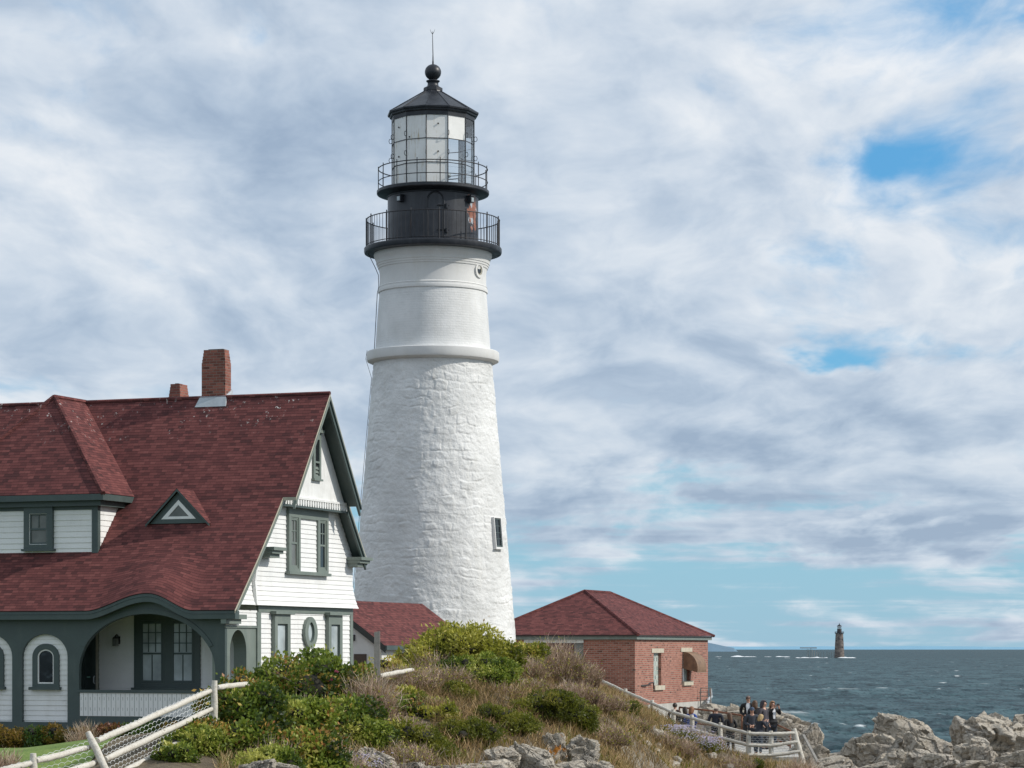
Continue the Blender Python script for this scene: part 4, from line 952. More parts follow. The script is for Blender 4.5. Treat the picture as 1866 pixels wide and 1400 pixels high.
def ground():
    nx, ny = 330, 400
    xs = np.linspace(-34, 34, nx); ys = np.linspace(36, 134, ny); X, Y = np.meshgrid(xs, ys)
    Z = gz_arr(np.stack([X.ravel(), Y.ravel()], 1)).reshape(X.shape)
    p = np.stack([X.ravel(), Y.ravel(), Z.ravel()], 1)
    flat = np.clip((X+8)/3, 0, 1)
    Z = Z+(fbm(p*.9, 4, 50).reshape(X.shape)*.16+fbm(p*3.2, 3, 51).reshape(X.shape)*.05)*(.15+.85*flat)
    ed = np.minimum(np.minimum(X+34, 34-X), np.minimum(Y-36, 134-Y)); Z = np.where(ed < 3, Z-(3-ed)*2.2, Z); Z = np.maximum(Z, -4)
    i, j = np.meshgrid(np.arange(ny-1), np.arange(nx-1), indexing='ij')
    Fq = np.stack([i*nx+j, i*nx+j+1, (i+1)*nx+j+1, (i+1)*nx+j], -1).reshape(-1, 4)
    def fn(t, b):
        o = obco(t); n = t.noise(o, .7, 6, .65); n2 = t.noise(o, 6, 5, .7); n3 = t.noise(o, 22, 3, .6)
        c = t.ramp(t.math('ADD', t.math('MULTIPLY', n, .5), t.math('MULTIPLY', n2, .5)), [(.3, (.050, .036, .022)), (.45, (.11, .082, .05)), (.58, (.17, .135, .08)), (.7, (.09, .10, .04))])
        nz = t.new('ShaderNodeSeparateXYZ', {0: t.new('ShaderNodeNewGeometry').outputs['Normal']}).outputs[2]
        rk = t.ramp(n2, [(.35, (.19, .165, .135)), (.55, (.34, .31, .26)), (.75, (.46, .43, .38))])
        zz = t.new('ShaderNodeSeparateXYZ', {0: o}).outputs[2]
        rocky = t.math('MAXIMUM', t.mapr(t.math('ADD', nz, t.math('MULTIPLY', n, .25)), .72, .86, 1, 0), t.mapr(t.math('ADD', zz, t.math('MULTIPLY', n2, 2.)), 6.0, 7.2, 1, 0))
        t.set(b.inputs['Base Color'], t.mix(t.math('MULTIPLY', rocky, .85), c, rk)); t.set(b.inputs['Normal'], t.bump(t.math('ADD', n2, t.math('MULTIPLY', n3, .5)), .8, .08))
    me = fast_mesh('ground', np.stack([X, Y, Z], -1).reshape(-1, 3), Fq, material('rough_headland_soil', fn, .95), smooth=True)
    return tag(link('ground', me), 'rough brown headland slope of soil, dry grass and rock', kind='structure')
ground()
# the mown lawn in front of the house
def lawn():
    xs = np.linspace(-30, -7.5, 90); ys = np.linspace(46, 74.2, 110); X, Y = np.meshgrid(xs, ys)
    X = np.minimum(X, -7.2-(74-Y)*.02+.0*Y)
    Z = gz_arr(np.stack([X.ravel(), Y.ravel()], 1)).reshape(X.shape)+.05
    ny, nx = X.shape; i, j = np.meshgrid(np.arange(ny-1), np.arange(nx-1), indexing='ij')
    def fn(t, b):
        o = obco(t); n = t.noise(o, 1.1, 5, .6); n2 = t.noise(t.scale(o, (1, .5, 1)), 26, 3, .7)
        t.set(b.inputs['Base Color'], t.ramp(t.math('ADD', t.math('MULTIPLY', n, .5), t.math('MULTIPLY', n2, .5)), [(.32, (.05, .10, .012)), (.5, (.13, .20, .03)), (.68, (.24, .28, .07))])); t.set(b.inputs['Normal'], t.bump(n2, .6, .03))
    me = fast_mesh('lawn', np.stack([X, Y, Z], -1).reshape(-1, 3), np.stack([i*nx+j, i*nx+j+1, (i+1)*nx+j+1, (i+1)*nx+j], -1).reshape(-1, 4), material('mown_lawn', fn, .9), smooth=True)
    tag(link('lawn', me), 'bright green mown lawn behind the log fence', kind='structure')
lawn()
# ---------------------------------------------------------------- the sea, one sheet to the horizon with real waves in the bay
def water():
    r1 = 110*np.exp(np.arange(0, 3.15, .0031)); r2 = r1[-1]*np.exp(np.linspace(0, math.log(62000/r1[-1]), 120))[1:]; r = np.concatenate([r1, r2])
    az = np.linspace(-.06, .27, 430)
    R, A = np.meshgrid(r, az, indexing='ij'); X, Y = R*np.sin(A), R*np.cos(A)
    dr = np.maximum(np.gradient(r), r*.0008)[:, None]
    p = np.stack([X.ravel(), Y.ravel(), np.zeros(X.size)], 1); Z = np.zeros(X.shape); foam = np.zeros(X.shape)
    warp = fbm(p/40, 2, 60).reshape(X.shape)
    for k, (lam, amp) in enumerate(((26, .26), (10, .30), (5.5, .26), (3., .17), (1.6, .10))):
        q = p/np.array([lam*.62, lam*.9, 1])+np.array([k*7.7, k*3.1, k*1.9]); q[:, 1] += warp.ravel()*.9
        n = vnoise(q, 70+k).reshape(X.shape); h = 1-2*np.abs(n)
        damp = np.clip(lam/(dr*2.2)-.35, 0, 1)
        Z += amp*h*damp*(.75+.5*warp)
    gust = fbm(p/90, 3, 80).reshape(X.shape); sm = vnoise(p/np.array([2.2, 6.0, 1]), 85).reshape(X.shape)
    foam = np.clip((Z-.56)*7, 0, 1)*np.clip(gust*5+.25, 0, 1)*np.clip(sm*3+.3, 0, 1)
    far = vnoise(p/np.array([5, 26, 1]), 90).reshape(X.shape)*.6+vnoise(p/np.array([2.2, 12, 1]), 91).reshape(X.shape)*.4
    foam = np.maximum(foam, np.clip((far-.80)*9, 0, 1)*(R > 420)*(R < 2600)*.9)
    nr, na = X.shape; i, j = np.meshgrid(np.arange(nr-1), np.arange(na-1), indexing='ij')
    Fq = np.stack([i*na+j, (i+1)*na+j, (i+1)*na+j+1, i*na+j+1], -1).reshape(-1, 4)[:, ::-1]
    V = np.stack([X, Y, Z], -1).reshape(-1, 3); tint = foam.ravel()
    # the rest of the disc, calm and coarse: out of the picture
    rr = np.array([3, 110, 2500, 62000.]); aa = np.linspace(.27, 2*PI-.06, 40); R2, A2 = np.meshgrid(rr, aa, indexing='ij'); b0 = len(V)
    V = np.concatenate([V, np.stack([R2*np.sin(A2), R2*np.cos(A2), R2*0], -1).reshape(-1, 3)]); i, j = np.meshgrid(np.arange(3), np.arange(39), indexing='ij')
    Fq = np.concatenate([Fq, (b0+np.stack([i*40+j, (i+1)*40+j, (i+1)*40+j+1, i*40+j+1], -1).reshape(-1, 4))[:, ::-1]])
    b1 = len(V); a3 = np.linspace(-.06, .27, 10); R3, A3 = np.meshgrid(np.array([3, 110.]), a3, indexing='ij'); V = np.concatenate([V, np.stack([R3*np.sin(A3), R3*np.cos(A3), R3*0-.02], -1).reshape(-1, 3)])
    j = np.arange(9); Fq = np.concatenate([Fq, np.stack([b1+j, b1+j+1, b1+10+j+1, b1+10+j], -1)])
    tint = np.concatenate([tint, np.zeros(len(V)-len(tint))])
    def fn(t, b):
        o = obco(t); f = t.new('ShaderNodeAttribute', attribute_name='tint').outputs['Fac']
        n = t.noise(t.scale(o, (.012, .006, 1)), 1, 4, .6); n2 = t.noise(t.scale(o, (.55, .40, 1)), 1, 5, .65); n3 = t.noise(t.scale(o, (.035, .02, 1)), 1, 5, .7)
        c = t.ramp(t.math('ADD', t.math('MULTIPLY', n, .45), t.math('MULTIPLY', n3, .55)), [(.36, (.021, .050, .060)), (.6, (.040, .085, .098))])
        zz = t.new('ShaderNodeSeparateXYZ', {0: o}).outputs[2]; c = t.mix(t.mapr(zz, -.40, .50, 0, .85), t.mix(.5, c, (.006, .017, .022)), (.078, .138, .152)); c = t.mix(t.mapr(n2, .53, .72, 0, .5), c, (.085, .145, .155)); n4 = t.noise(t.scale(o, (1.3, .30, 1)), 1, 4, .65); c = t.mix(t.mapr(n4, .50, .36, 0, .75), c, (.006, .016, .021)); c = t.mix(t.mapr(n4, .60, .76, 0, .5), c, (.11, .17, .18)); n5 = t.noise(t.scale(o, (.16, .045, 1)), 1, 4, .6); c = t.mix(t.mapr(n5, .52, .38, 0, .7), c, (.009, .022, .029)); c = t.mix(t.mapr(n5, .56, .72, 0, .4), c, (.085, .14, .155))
        t.set(b.inputs['Base Color'], t.mix(f, c, (.86, .88, .88)))
        t.set(b.inputs['Roughness'], t.math('ADD', t.math('MULTIPLY', f, .6), .22)); b.inputs['Specular IOR Level'].default_value = 0.
        nb = t.bump(n2, .6, .35); t.set(b.inputs['Normal'], nb)
        gl = t.new('ShaderNodeBsdfGlossy', {'Roughness': .18, 'Normal': nb}); fr = t.new('ShaderNodeFresnel', {'IOR': 1.33, 'Normal': nb})
        mx = t.new('ShaderNodeMixShader', {0: t.math('MULTIPLY', t.mapr(fr.outputs[0], .02, 1., .0, .20), t.math('SUBTRACT', 1., f)), 1: b.outputs[0], 2: gl.outputs[0]})
        t.l.new(mx.outputs[0], t.n['Material Output'].inputs['Surface'])
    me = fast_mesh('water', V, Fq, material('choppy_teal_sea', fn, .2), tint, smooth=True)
    tag(link('water', me), 'choppy dark teal sea with scattered whitecaps', kind='structure')
water()
def far_land():
    D = 16000; m = MB(); rnd = np.random.RandomState(4)
    def strip(x0, x1, hfun, y, mat, name, label):
        m = MB(); xs = np.linspace(x0, x1, 160); pr = None
        for x in xs:
            h = hfun(x); c = [(x, y, -20), (x, y+60, h), (x, y+900, -20)]
            if pr: m.face([pr[0], c[0], c[1], pr[1]]); m.face([pr[1], c[1], c[2], pr[2]])
            pr = c
        tag(m.build(name, mat, None, True), label, kind='structure')
    s = D/F
    tab = [(-3000, 26), (1250, 24), (1290, 20), (1420, 20), (1500, 22.5), (1600, 20), (1660, 23.5), (1720, 21), (1800, 18), (1900, 16), (3200, 14)]
    strip(P(-900, 0, D).x, P(2700, 0, D).x, lambda x: CAMZ-10+(lerp_tab(tab, x/s+933))+vnoise([(x/260, 0, 0)], 3)[0]*2.2, D, weathered('hazy_blue_coast', (.22, .41, .55), .06, .0005, .95, 0), 'far_coast', 'low hazy blue coast along the horizon')
    D2 = 7000; s2 = D2/F
    tab2 = [(-900, 26), (1240, 26), (1292, 24), (1312, 19), (1340, 12), (1352, -5), (2700, -30)]
    strip(P(-200, 0, D2).x, P(1380, 0, D2).x, lambda x: lerp_tab(tab2, x/s2+933)+vnoise([(x/60, 0, 0)], 5)[0]*2., D2, weathered('hazy_dark_headland', (.15, .24, .32), .15, .004, .95, 0), 'far_headland', 'small darker blue headland on the horizon behind the brick building')
far_land()
# ---------------------------------------------------------------- the lighthouse out at sea
RD = 2590.; RS = RD/F
RX = P(1529.5, 0, RD).x
rl = thing('distant_lighthouse', 'small dark granite lighthouse standing alone in the sea on the horizon', 'lighthouse', (RX, RD, 0))
rz = lambda py: CAMZ+(1181-py)*RS
rp = lambda pts: [(hw*RS, rz(py)) for hw, py in pts]
def _granite(t, b):
    uv = uvco(t); br = t.new('ShaderNodeTexBrick', {'Vector': uv, 'Color1': (0, 0, 0), 'Color2': (1, 1, 1), 'Mortar': (.2, .2, .2), 'Scale': 1., 'Mortar Size': .05, 'Brick Width': 2.4, 'Row Height': 1.}); n = t.noise(obco(t), .25, 5, .6)
    t.set(b.inputs['Base Color'], t.ramp(t.math('ADD', t.math('MULTIPLY', br.outputs[0], .3), t.math('MULTIPLY', n, .7)), [(.3, (.07, .062, .06)), (.5, (.135, .112, .10)), (.7, (.21, .175, .15))]))
GRAN = material('weathered_granite_blocks', _granite, .85)
def rlp(name, pts, mat, n=32): m = MB(); m.lathe(rp(pts), n); return m.build(name, mat, rl, 30)
rlp('tower', [(9.6, 1201), (9.2, 1198), (8.2, 1180), (7.4, 1165), (6.9, 1156), (7.8, 1154.6)], GRAN)
rlp('gallery', [(4, 1154.5), (8.4, 1154.4), (8.4, 1153), (4, 1152.9)], IRON)
m = MB(); m.ring(8.1*RS, rz(1151.2), .12, 32, 5); m.ring(8.1*RS, rz(1152), .08, 32, 5)
for k in range(16): m.tube([polar(8.1*RS, k*PI/8, rz(1153)), polar(8.1*RS, k*PI/8, rz(1151))], .09, 4)
m.build('railing', IRON, rl)
rlp('watch_room', [(4.1, 1153), (4.1, 1147.4), (4.4, 1147), (4.4, 1146.6), (3.4, 1146.5)], weathered('dark_brown_iron', (.06, .05, .05), .3, .5))
m = MB()
for k in range(10): m.tube([polar(3.4*RS, k*PI/5, rz(1146.6)), polar(3.4*RS, k*PI/5, rz(1141))], .1, 4)
lr = m.build('lantern_frame', IRON, rl)
m = MB(); m.lathe(rp([(3.3, 1146.5), (3.3, 1141.2)]), 10); m.build('pane', CLEAR, lr)
m = MB(); m.lathe(rp([(1., 1146.5), (1.4, 1145), (1.4, 1143), (.6, 1142)]), 10); m.build('lamp', WSMOOTH, lr)
rlp('roof', [(4.6, 1141.6), (4.5, 1141), (2.2, 1139.2), (.9, 1138.4), (.9, 1137.4), (.5, 1136.8), (.15, 1135.6), (.1, 1134.5)], IRON, 20)
m = MB()
for a, zz in ((-.9, 1168), (.75, 1166), (.6, 1180)): 
    r = (7.6 if zz < 1170 else 8.25)*RS; o_, r_ = Vector((math.sin(a), -math.cos(a), 0)), Vector((math.cos(a), math.sin(a), 0)); c = o_*r
    m = MB(); m.mbox(lambda u, z, d: tuple(c+o_*d+r_*u+Vector((0, 0, z))), -.4, .4, rz(zz+1.4), rz(zz-1.4), -.4, .12); m.build('window', PANE_DARK, rl)
# landing pier: a deck and a row of piles running to the ledge
pr = thing('ruined_pier', 'broken landing pier on bare piles left of the distant lighthouse', 'pier', (P(1480, 0, RD).x, RD, 0))
def rel(o): return (o.location.x, o.location.y, o.location.z)
m = MB(); a, b = P(1458, 1180.6, RD), P(1488, 1180.6, RD); m.box(a.x, b.x, RD-2, RD+2, a.z-.7, a.z+.3); m.build('deck', weathered('grey_pier_deck', (.20, .18, .16), .2, .3), pr, off=rel(pr))
for px, pt in ((1471, 1183), (1474, 1183), (1477.5, 1180), (1480, 1183), (1484, 1187), (1488.5, 1187), (1491.5, 1189), (1496, 1188), (1501, 1188), (1507, 1187), (1511, 1189), (1515, 1187.5), (1518.5, 1188)):
    m = MB(); a = P(px, pt, RD+random.uniform(-2, 2)); m.tube([(a.x+random.uniform(-.4, .4), a.y, -1), (a.x, a.y, a.z)], .22, 5); m.build('pile', GREYWOOD, pr, off=rel(pr))
def foam_patch(name, label, px0, px1, py, D, h, seed, grp=None):
    """a line of breaking surf: a low crumpled ridge of white water"""
    rnd = np.random.RandomState(seed); n, k = 120, 7; a, b = P(px0, py, D), P(px1, py, D)
    xs = np.linspace(a.x, b.x, n); V = []
    prof_ = np.clip(fbm(np.stack([xs/(D*.0035)+seed*9, xs*0, xs*0], 1), 4, seed)*1.5+.45, 0, 1)*np.sin(np.linspace(0, PI, n))**.4
    for j in range(k):
        t = j/(k-1); y = D-D*.006+D*.012*t
        z = h*prof_*math.sin(PI*t)*(1+.5*fbm(np.stack([xs/(D*.0012), xs*0+t*3, xs*0+seed], 1), 3, seed+1))+.05*t*(1-t)-.12
        V.append(np.stack([xs, y+0*xs, z], 1))
    V = np.concatenate(V); i, j = np.meshgrid(np.arange(k-1), np.arange(n-1), indexing='ij')
    me = fast_mesh(name, V, np.stack([i*n+j, i*n+j+1, (i+1)*n+j+1, (i+1)*n+j], -1).reshape(-1, 4), weathered('white_surf', (.84, .86, .87), .05, .5, .8, .2), smooth=True)
    tag(link(name, me), label, kind='stuff')
foam_patch('surf', 'white surf breaking around the distant lighthouse ledge', 1430, 1572, 1198.5, RD-25, 1.6, 3)
foam_patch('surf', 'white surf breaking over the reef right of the brick building', 1285, 1440, 1195.5, 2900, 1.7, 8)
# ---------------------------------------------------------------- rock
def _rock(t, b):
    o = obco(t); gi = t.new('ShaderNodeObjectInfo').outputs['Random']
    q = t.vmath('ADD', o, t.vmath('MULTIPLY', t.noise(o, 1.3, 5, .65, 0, 1), (.9, .9, .9)))
    n = t.noise(q, 1.1, 6, .65); n2 = t.noise(o, 9, 5, .7); n3 = t.noise(o, 40, 3, .6)
    st = t.noise(t.scale(q, (1.2, 1.6, 6.5)), 1.4, 5, .6)
    f = t.math('ADD', t.math('MULTIPLY', n, .34), t.math('ADD', t.math('MULTIPLY', n2, .3), t.math('MULTIPLY', st, .36)))
    c = t.ramp(f, [(.32, (.16, .13, .095)), (.42, (.34, .29, .225)), (.54, (.50, .445, .365)), (.68, (.64, .585, .49))])
    c = t.mix(t.mapr(n, .54, .68, 0, .5), c, (.30, .19, .10)); c = t.mix(t.mapr(t.noise(o, .8, 4), .5, .66, 0, .5), c, (.33, .31, .29))
    v = t.new('ShaderNodeTexVoronoi', {'Vector': t.scale(q, (1.3, 1.3, 2.6)), 'Scale': 1.25}, feature='DISTANCE_TO_EDGE')
    cr = t.mapr(v.outputs[0], .0, .035, 1, 0); v2 = t.new('ShaderNodeTexVoronoi', {'Vector': t.scale(q, (1, 2.4, 3.4)), 'Scale': 3.2}, feature='DISTANCE_TO_EDGE'); cr2 = t.math('MULTIPLY', t.mapr(v2.outputs[0], 0, .04, 1, 0), t.mapr(n, .42, .55))
    crk = t.math('MAXIMUM', t.math('MULTIPLY', cr, t.mapr(n2, .40, .55)), t.math('MULTIPLY', cr2, .6)); c = t.mix(t.math('MULTIPLY', crk, .6), c, (.07, .055, .042))
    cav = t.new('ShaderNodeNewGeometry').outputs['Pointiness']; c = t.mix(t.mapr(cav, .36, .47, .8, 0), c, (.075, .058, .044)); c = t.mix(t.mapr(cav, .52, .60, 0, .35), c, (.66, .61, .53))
    zz = t.new('ShaderNodeSeparateXYZ', {0: t.new('ShaderNodeNewGeometry').outputs['Position']}).outputs[2]
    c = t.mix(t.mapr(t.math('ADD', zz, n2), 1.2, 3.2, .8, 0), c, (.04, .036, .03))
    t.set(b.inputs['Base Color'], c)
    h = t.math('ADD', t.math('MULTIPLY', crk, -.9), t.math('ADD', t.math('MULTIPLY', n2, .7), t.math('ADD', t.math('MULTIPLY', st, .8), t.math('MULTIPLY', n3, .25))))
    t.set(b.inputs['Normal'], t.bump(h, .85, .07))
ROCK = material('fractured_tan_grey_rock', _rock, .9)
def _lichen(t, b):
    _rock(t, b); o = obco(t); s = b.inputs['Base Color'].links[0].from_socket
    f = t.mapr(t.noise(o, 3.1, 5, .6), .55, .60); t.set(b.inputs['Base Color'], t.mix(f, s, (.50, .19, .02)))
LICHEN = material('rock_with_orange_lichen', _lichen, .9)
_ico = {}
def ico(n):
    if n not in _ico:
        bm = bmesh.new(); bmesh.ops.create_icosphere(bm, subdivisions=n, radius=1); bm.verts.ensure_lookup_table()
        _ico[n] = (np.array([v.co[:] for v in bm.verts]), np.array([[v.index for v in f.verts] for f in bm.faces])); bm.free()
    return _ico[n]
def unit3(a): return a/np.linalg.norm(a)
def rock_mesh(name, dims, seed, sub=5, rough=.026, facets=9, mat=None, tilt=(0, 0, 0), lobes=1):
    """angular boulder: the common volume of random half-spaces, then split by joints and roughened"""
    N, Fc = ico(sub); rnd = np.random.RandomState(seed)
    R = np.zeros(len(N)); own = np.zeros(len(N), int)
    for L in range(lobes+2):
        nf = facets if L == 0 else 6
        k = rnd.randn(nf, 3); k /= np.linalg.norm(k, axis=1)[:, None]
        ax = np.array([[1, 0, 0], [-1, 0, 0], [0, 1, 0], [0, -1, 0], [0, 0, 1], [0, 0, -1.]])+rnd.randn(6, 3)*.22; ax /= np.linalg.norm(ax, axis=1)[:, None]
        k = np.concatenate([k, ax]); d = rnd.uniform(.74, 1.15, len(k)); d[-6:] = rnd.uniform(.66, .96, 6) if L == 0 else rnd.uniform(.40, 1.02, 6)
        dot = N@k.T; r = np.where(dot > .05, d[None]/np.maximum(dot, .05), 9).min(1); r = np.minimum(r, 1.3)
        own = np.where(r > R, L, own); R = np.maximum(R, r)
    V = N*R[:, None]
    s = unit3(rnd.randn(3)*np.array([.6, .6, 1])); off = rnd.rand(3)*50
    warp = fbm(V*1.5+off, 4, seed)
    t = (V@s)*2.7+warp*.55; fr = np.abs(t-np.round(t)); notch = np.clip(1-fr/.075, 0, 1)
    s2 = unit3(np.cross(s, rnd.randn(3))); t2 = (V@s2)*1.6+warp*.45; fr2 = np.abs(t2-np.round(t2)); notch2 = np.clip(1-fr2/.05, 0, 1)
    s3 = unit3(np.cross(s, s2)+rnd.randn(3)*.3); t3 = (V@s3)*1.3+warp*.45+_hash(np.floor(t+.5).astype(np.int64), own, own*0, seed+8); fr3 = np.abs(t3-np.round(t3)); notch3 = np.clip(1-fr3/.05, 0, 1)
    blk = _hash(np.floor(t+.5).astype(np.int64), np.floor(t2+.5).astype(np.int64), np.floor(t3+.5).astype(np.int64), seed)-.5
    g = np.clip(fbm(V*1.1+off+9, 2, seed+6)*2+.6, 0, 1)
    fine = np.abs(fbm(V*np.array([5, 5, 5.])+s*((V@s)*9)[:, None]+off, 4, seed+3))
    dsp = rough*(fbm(V*2.6+off, 5, seed+1)*1.2+.9*(.25-fine))-g*(.11*notch+.09*notch2+.08*notch3)+.28*blk
    V = V+N*dsp[:, None]
    lo, hi = V.min(0), V.max(0); V = (V-(lo+hi)/2)/((hi-lo)/2)*(np.array(dims)/2)
    rx, ry, rz_ = tilt; M = np.array(Matrix.Rotation(rz_, 3, 'Z') @ Matrix.Rotation(ry, 3, 'Y') @ Matrix.Rotation(rx, 3, 'X')); V = V@M.T
    me = fast_mesh(name, V, Fc, mat or ROCK, smooth=True); me.set_sharp_from_angle(angle=math.radians(30)); return me
def boulder(px, ptop, D, wpx, hpx, label, seed, depth=1.0, cat='rock', sub=6, mat=None, tilt=None, group='boulders on the headland', **kw):
    s = D/F; w, h = wpx*s*1.12, hpx*s*1.05; c = P(px, ptop+hpx/2, D)
    o = link('boulder', rock_mesh('boulder', (w, w*depth, h), seed, sub, mat=mat, tilt=tilt or (random.uniform(-.15, .15), random.uniform(-.2, .2), random.uniform(-.5, .5)), **kw)); o.location = c
    return tag(o, label, cat, group)
# shore rocks at the right edge
SH = 'big shore rocks in the right corner'
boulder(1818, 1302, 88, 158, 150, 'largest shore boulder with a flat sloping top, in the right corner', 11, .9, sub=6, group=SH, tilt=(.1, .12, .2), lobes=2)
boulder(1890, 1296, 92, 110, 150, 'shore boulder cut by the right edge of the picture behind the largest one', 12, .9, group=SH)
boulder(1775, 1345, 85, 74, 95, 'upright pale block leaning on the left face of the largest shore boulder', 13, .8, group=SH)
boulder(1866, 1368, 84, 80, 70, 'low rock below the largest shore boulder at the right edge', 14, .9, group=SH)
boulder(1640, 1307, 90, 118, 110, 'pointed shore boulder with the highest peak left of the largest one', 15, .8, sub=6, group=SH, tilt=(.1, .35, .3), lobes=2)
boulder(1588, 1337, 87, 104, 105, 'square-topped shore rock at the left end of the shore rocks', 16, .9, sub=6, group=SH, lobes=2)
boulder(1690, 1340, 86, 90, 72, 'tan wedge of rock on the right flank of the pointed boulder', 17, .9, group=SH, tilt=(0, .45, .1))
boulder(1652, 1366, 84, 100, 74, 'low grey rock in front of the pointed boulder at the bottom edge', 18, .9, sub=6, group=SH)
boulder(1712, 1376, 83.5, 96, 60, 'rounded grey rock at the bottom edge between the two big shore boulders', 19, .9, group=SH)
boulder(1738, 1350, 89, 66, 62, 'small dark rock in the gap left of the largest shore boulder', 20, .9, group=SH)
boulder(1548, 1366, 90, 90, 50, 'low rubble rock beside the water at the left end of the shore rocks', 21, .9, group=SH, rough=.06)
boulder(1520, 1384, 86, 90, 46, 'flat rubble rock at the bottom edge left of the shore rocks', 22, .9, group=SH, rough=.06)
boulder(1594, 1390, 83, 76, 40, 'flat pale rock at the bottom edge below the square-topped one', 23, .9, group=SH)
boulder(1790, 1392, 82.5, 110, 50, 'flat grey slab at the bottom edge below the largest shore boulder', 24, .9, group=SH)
# ledge behind the visitors
LG = 'rock ledge behind the visitors'
boulder(1335, 1284, 101, 150, 90, 'broad tan rock ledge behind the balding man', 31, .7, sub=6, group=LG, tilt=(0, .05, .1))
boulder(1275, 1300, 100, 60, 50, 'small rock at the foot of the brick building', 32, .8, group=LG)
boulder(1420, 1299, 97, 128, 100, 'large cracked ledge of rock right of the visitors', 33, .8, sub=6, group=LG, tilt=(0, .22, .1), lobes=2)
boulder(1478, 1318, 95, 44, 76, 'square block at the seaward end of the ledge', 34, .8, group=LG, tilt=(0, .05, .1))
boulder(1468, 1350, 89, 70, 80, 'smooth slanting slab beside the leaning fence post', 35, .8, sub=6, group=LG, tilt=(0, .5, 0), rough=.02)
boulder(1400, 1330, 99, 150, 80, 'dark lower part of the ledge behind the visitors', 36, .5, group=LG)
# rocks below the bushes
FR = 'rocks at the foot of the bushes'
boulder(885, 1380, 53.5, 140, 70, 'long orange-stained rock at the bottom edge below the dark shrubs', 41, .7, sub=6, group=FR)
boulder(818, 1393, 52.5, 100, 40, 'low pale rock at the bottom edge left of the orange-stained rock', 42, .7, group=FR)
boulder(968, 1362, 56.5, 100, 80, 'big round-shouldered pale rock below the dark shrubs', 43, .7, sub=6, group=FR, tilt=(0, .3, .2))
boulder(916, 1362, 56, 62, 54, 'grey cracked rock between the orange-stained and the round-shouldered rock', 44, .8, group=FR)
boulder(1010, 1336, 60, 46, 64, 'upright flat slab with orange lichen', 45, .5, group=FR, mat=LICHEN, tilt=(0, .04, .1), facets=6)
boulder(1062, 1342, 60.5, 64, 80, 'blocky rock with a broken front right of the lichened slab', 46, .8, sub=6, group=FR, tilt=(0, .2, .2))
boulder(1096, 1386, 59.5, 56, 50, 'dark rock at the bottom edge below the blocky rock', 47, .8, group=FR)
boulder(1030, 1390, 58, 80, 44, 'shaded low rock under the lichened slab', 48, .8, group=FR)
boulder(690, 1372, 51.5, 84, 50, 'slanting pale slab beside the mauve asters', 49, .7, sub=6, group=FR, tilt=(0, .5, .2))
boulder(752, 1390, 52, 54, 30, 'small pale stone pile right of the slanting slab', 50, .8, group=FR)
boulder(470, 1386, 46.5, 74, 44, 'low brown rock under the green bushes at the bottom edge', 51, .8, group=FR)
boulder(520, 1392, 47, 60, 34, 'small tan rock beside the low brown rock', 52, .8, group=FR)
boulder(1183, 1322, 79, 46, 70, 'thin slanting slab on the slope below the white fence', 53, .4, group=FR, tilt=(0, .75, .1))
ST = 'small pale stones scattered on the slope'
for k in range(26):
    px = random.uniform(1150, 1330) if k < 15 else random.uniform(690, 860); f = (px-1060)/270
    D = (72+f*9+random.uniform(-2, 2)) if k < 15 else random.uniform(50.5, 53.5)
    x = (px-933)*D/F; s = random.uniform(.16, .42) if k < 15 else random.uniform(.12, .34)
    o = link('stone', rock_mesh('stone', (s*1.4, s, s*.7), 100+k, 3, tilt=(random.uniform(-.4, .4), random.uniform(-.4, .4), random.uniform(0, 6)))); o.location = (x, D, gz(x, D)+s*.12)
    tag(o, 'small pale angular stone lying on the dry slope', 'stone', ST)
# ---------------------------------------------------------------- paved landing where the visitors stand
WZ = 6.4
m = MB(); pts = [P(1212, 0, 96), P(1300, 0, 86.6), P(1362, 0, 84.35), P(1458, 0, 84.5), P(1462, 0, 90), P(1440, 0, 99), P(1300, 0, 108), P(1160, 0, 108)]
m.slab([(p.x, p.y) for p in pts], [], lambda u, v, d: (u, v, WZ+d), -1.2, 0); tag(m.build('pavement', CONC), 'pale concrete landing where the visitors stand', kind='structure')
# ---------------------------------------------------------------- fences
rf_ = random.Random(5)
def log(mb, a, b, r, n=10, k=9, wob=.004, taper=.88):
    a, b = Vector(a), Vector(b); L = (b-a).length; pts = []; rr = []
    for i in range(k+1):
        t = i/k; pts.append(a.lerp(b, t)+Vector((rf_.gauss(0, wob), rf_.gauss(0, wob), rf_.gauss(0, wob)))); rr.append(r*(1-(1-taper)*t)*rf_.uniform(.95, 1.05)*(.8 if i in (0, k) else 1))
    mb.tube(pts, rr, n)
def wire_mesh(mb, tops, bots, cell=.075, w=.0045):
    """hexagonal netting hung between an upper and a lower line"""
    for (t0, b0), (t1, b1) in zip(zip(tops, bots), zip(tops[1:], bots[1:])):
        t0, b0, t1, b1 = map(Vector, (t0, b0, t1, b1)); L = ((t1-t0).length+(b1-b0).length)/2; Hh = ((t0-b0).length+(t1-b1).length)/2
        nu, nv = max(2, int(L/(cell*1.9))), max(2, int(Hh/cell))
        ax = (t1-t0).normalized(); upv = (t0-b0).normalized(); nrm = ax.cross(upv)
        def pt(u, v): u, v = min(1, max(0, u/nu)), min(1, max(0, v/nv)); p = b0.lerp(b1, u).lerp(t0.lerp(t1, u), v); return p+nrm*(.02*math.sin(u*7+v*3))
        for j in range(nv):
            for i in range(nu):
                o = .5*(j % 2); a = pt(i+o, j+.33); c = pt(i+o, j+.67); e = pt(i+o+.5, j+1); f_ = pt(i+o-.5, j+1)
                for p, q in ((a, c), (c, e), (c, f_)):
                    d = (q-p)
                    if d.length < 1e-4: continue
                    s = d.cross(nrm).normalized()*w; mb.face([p-s, q-s, q+s, p+s])
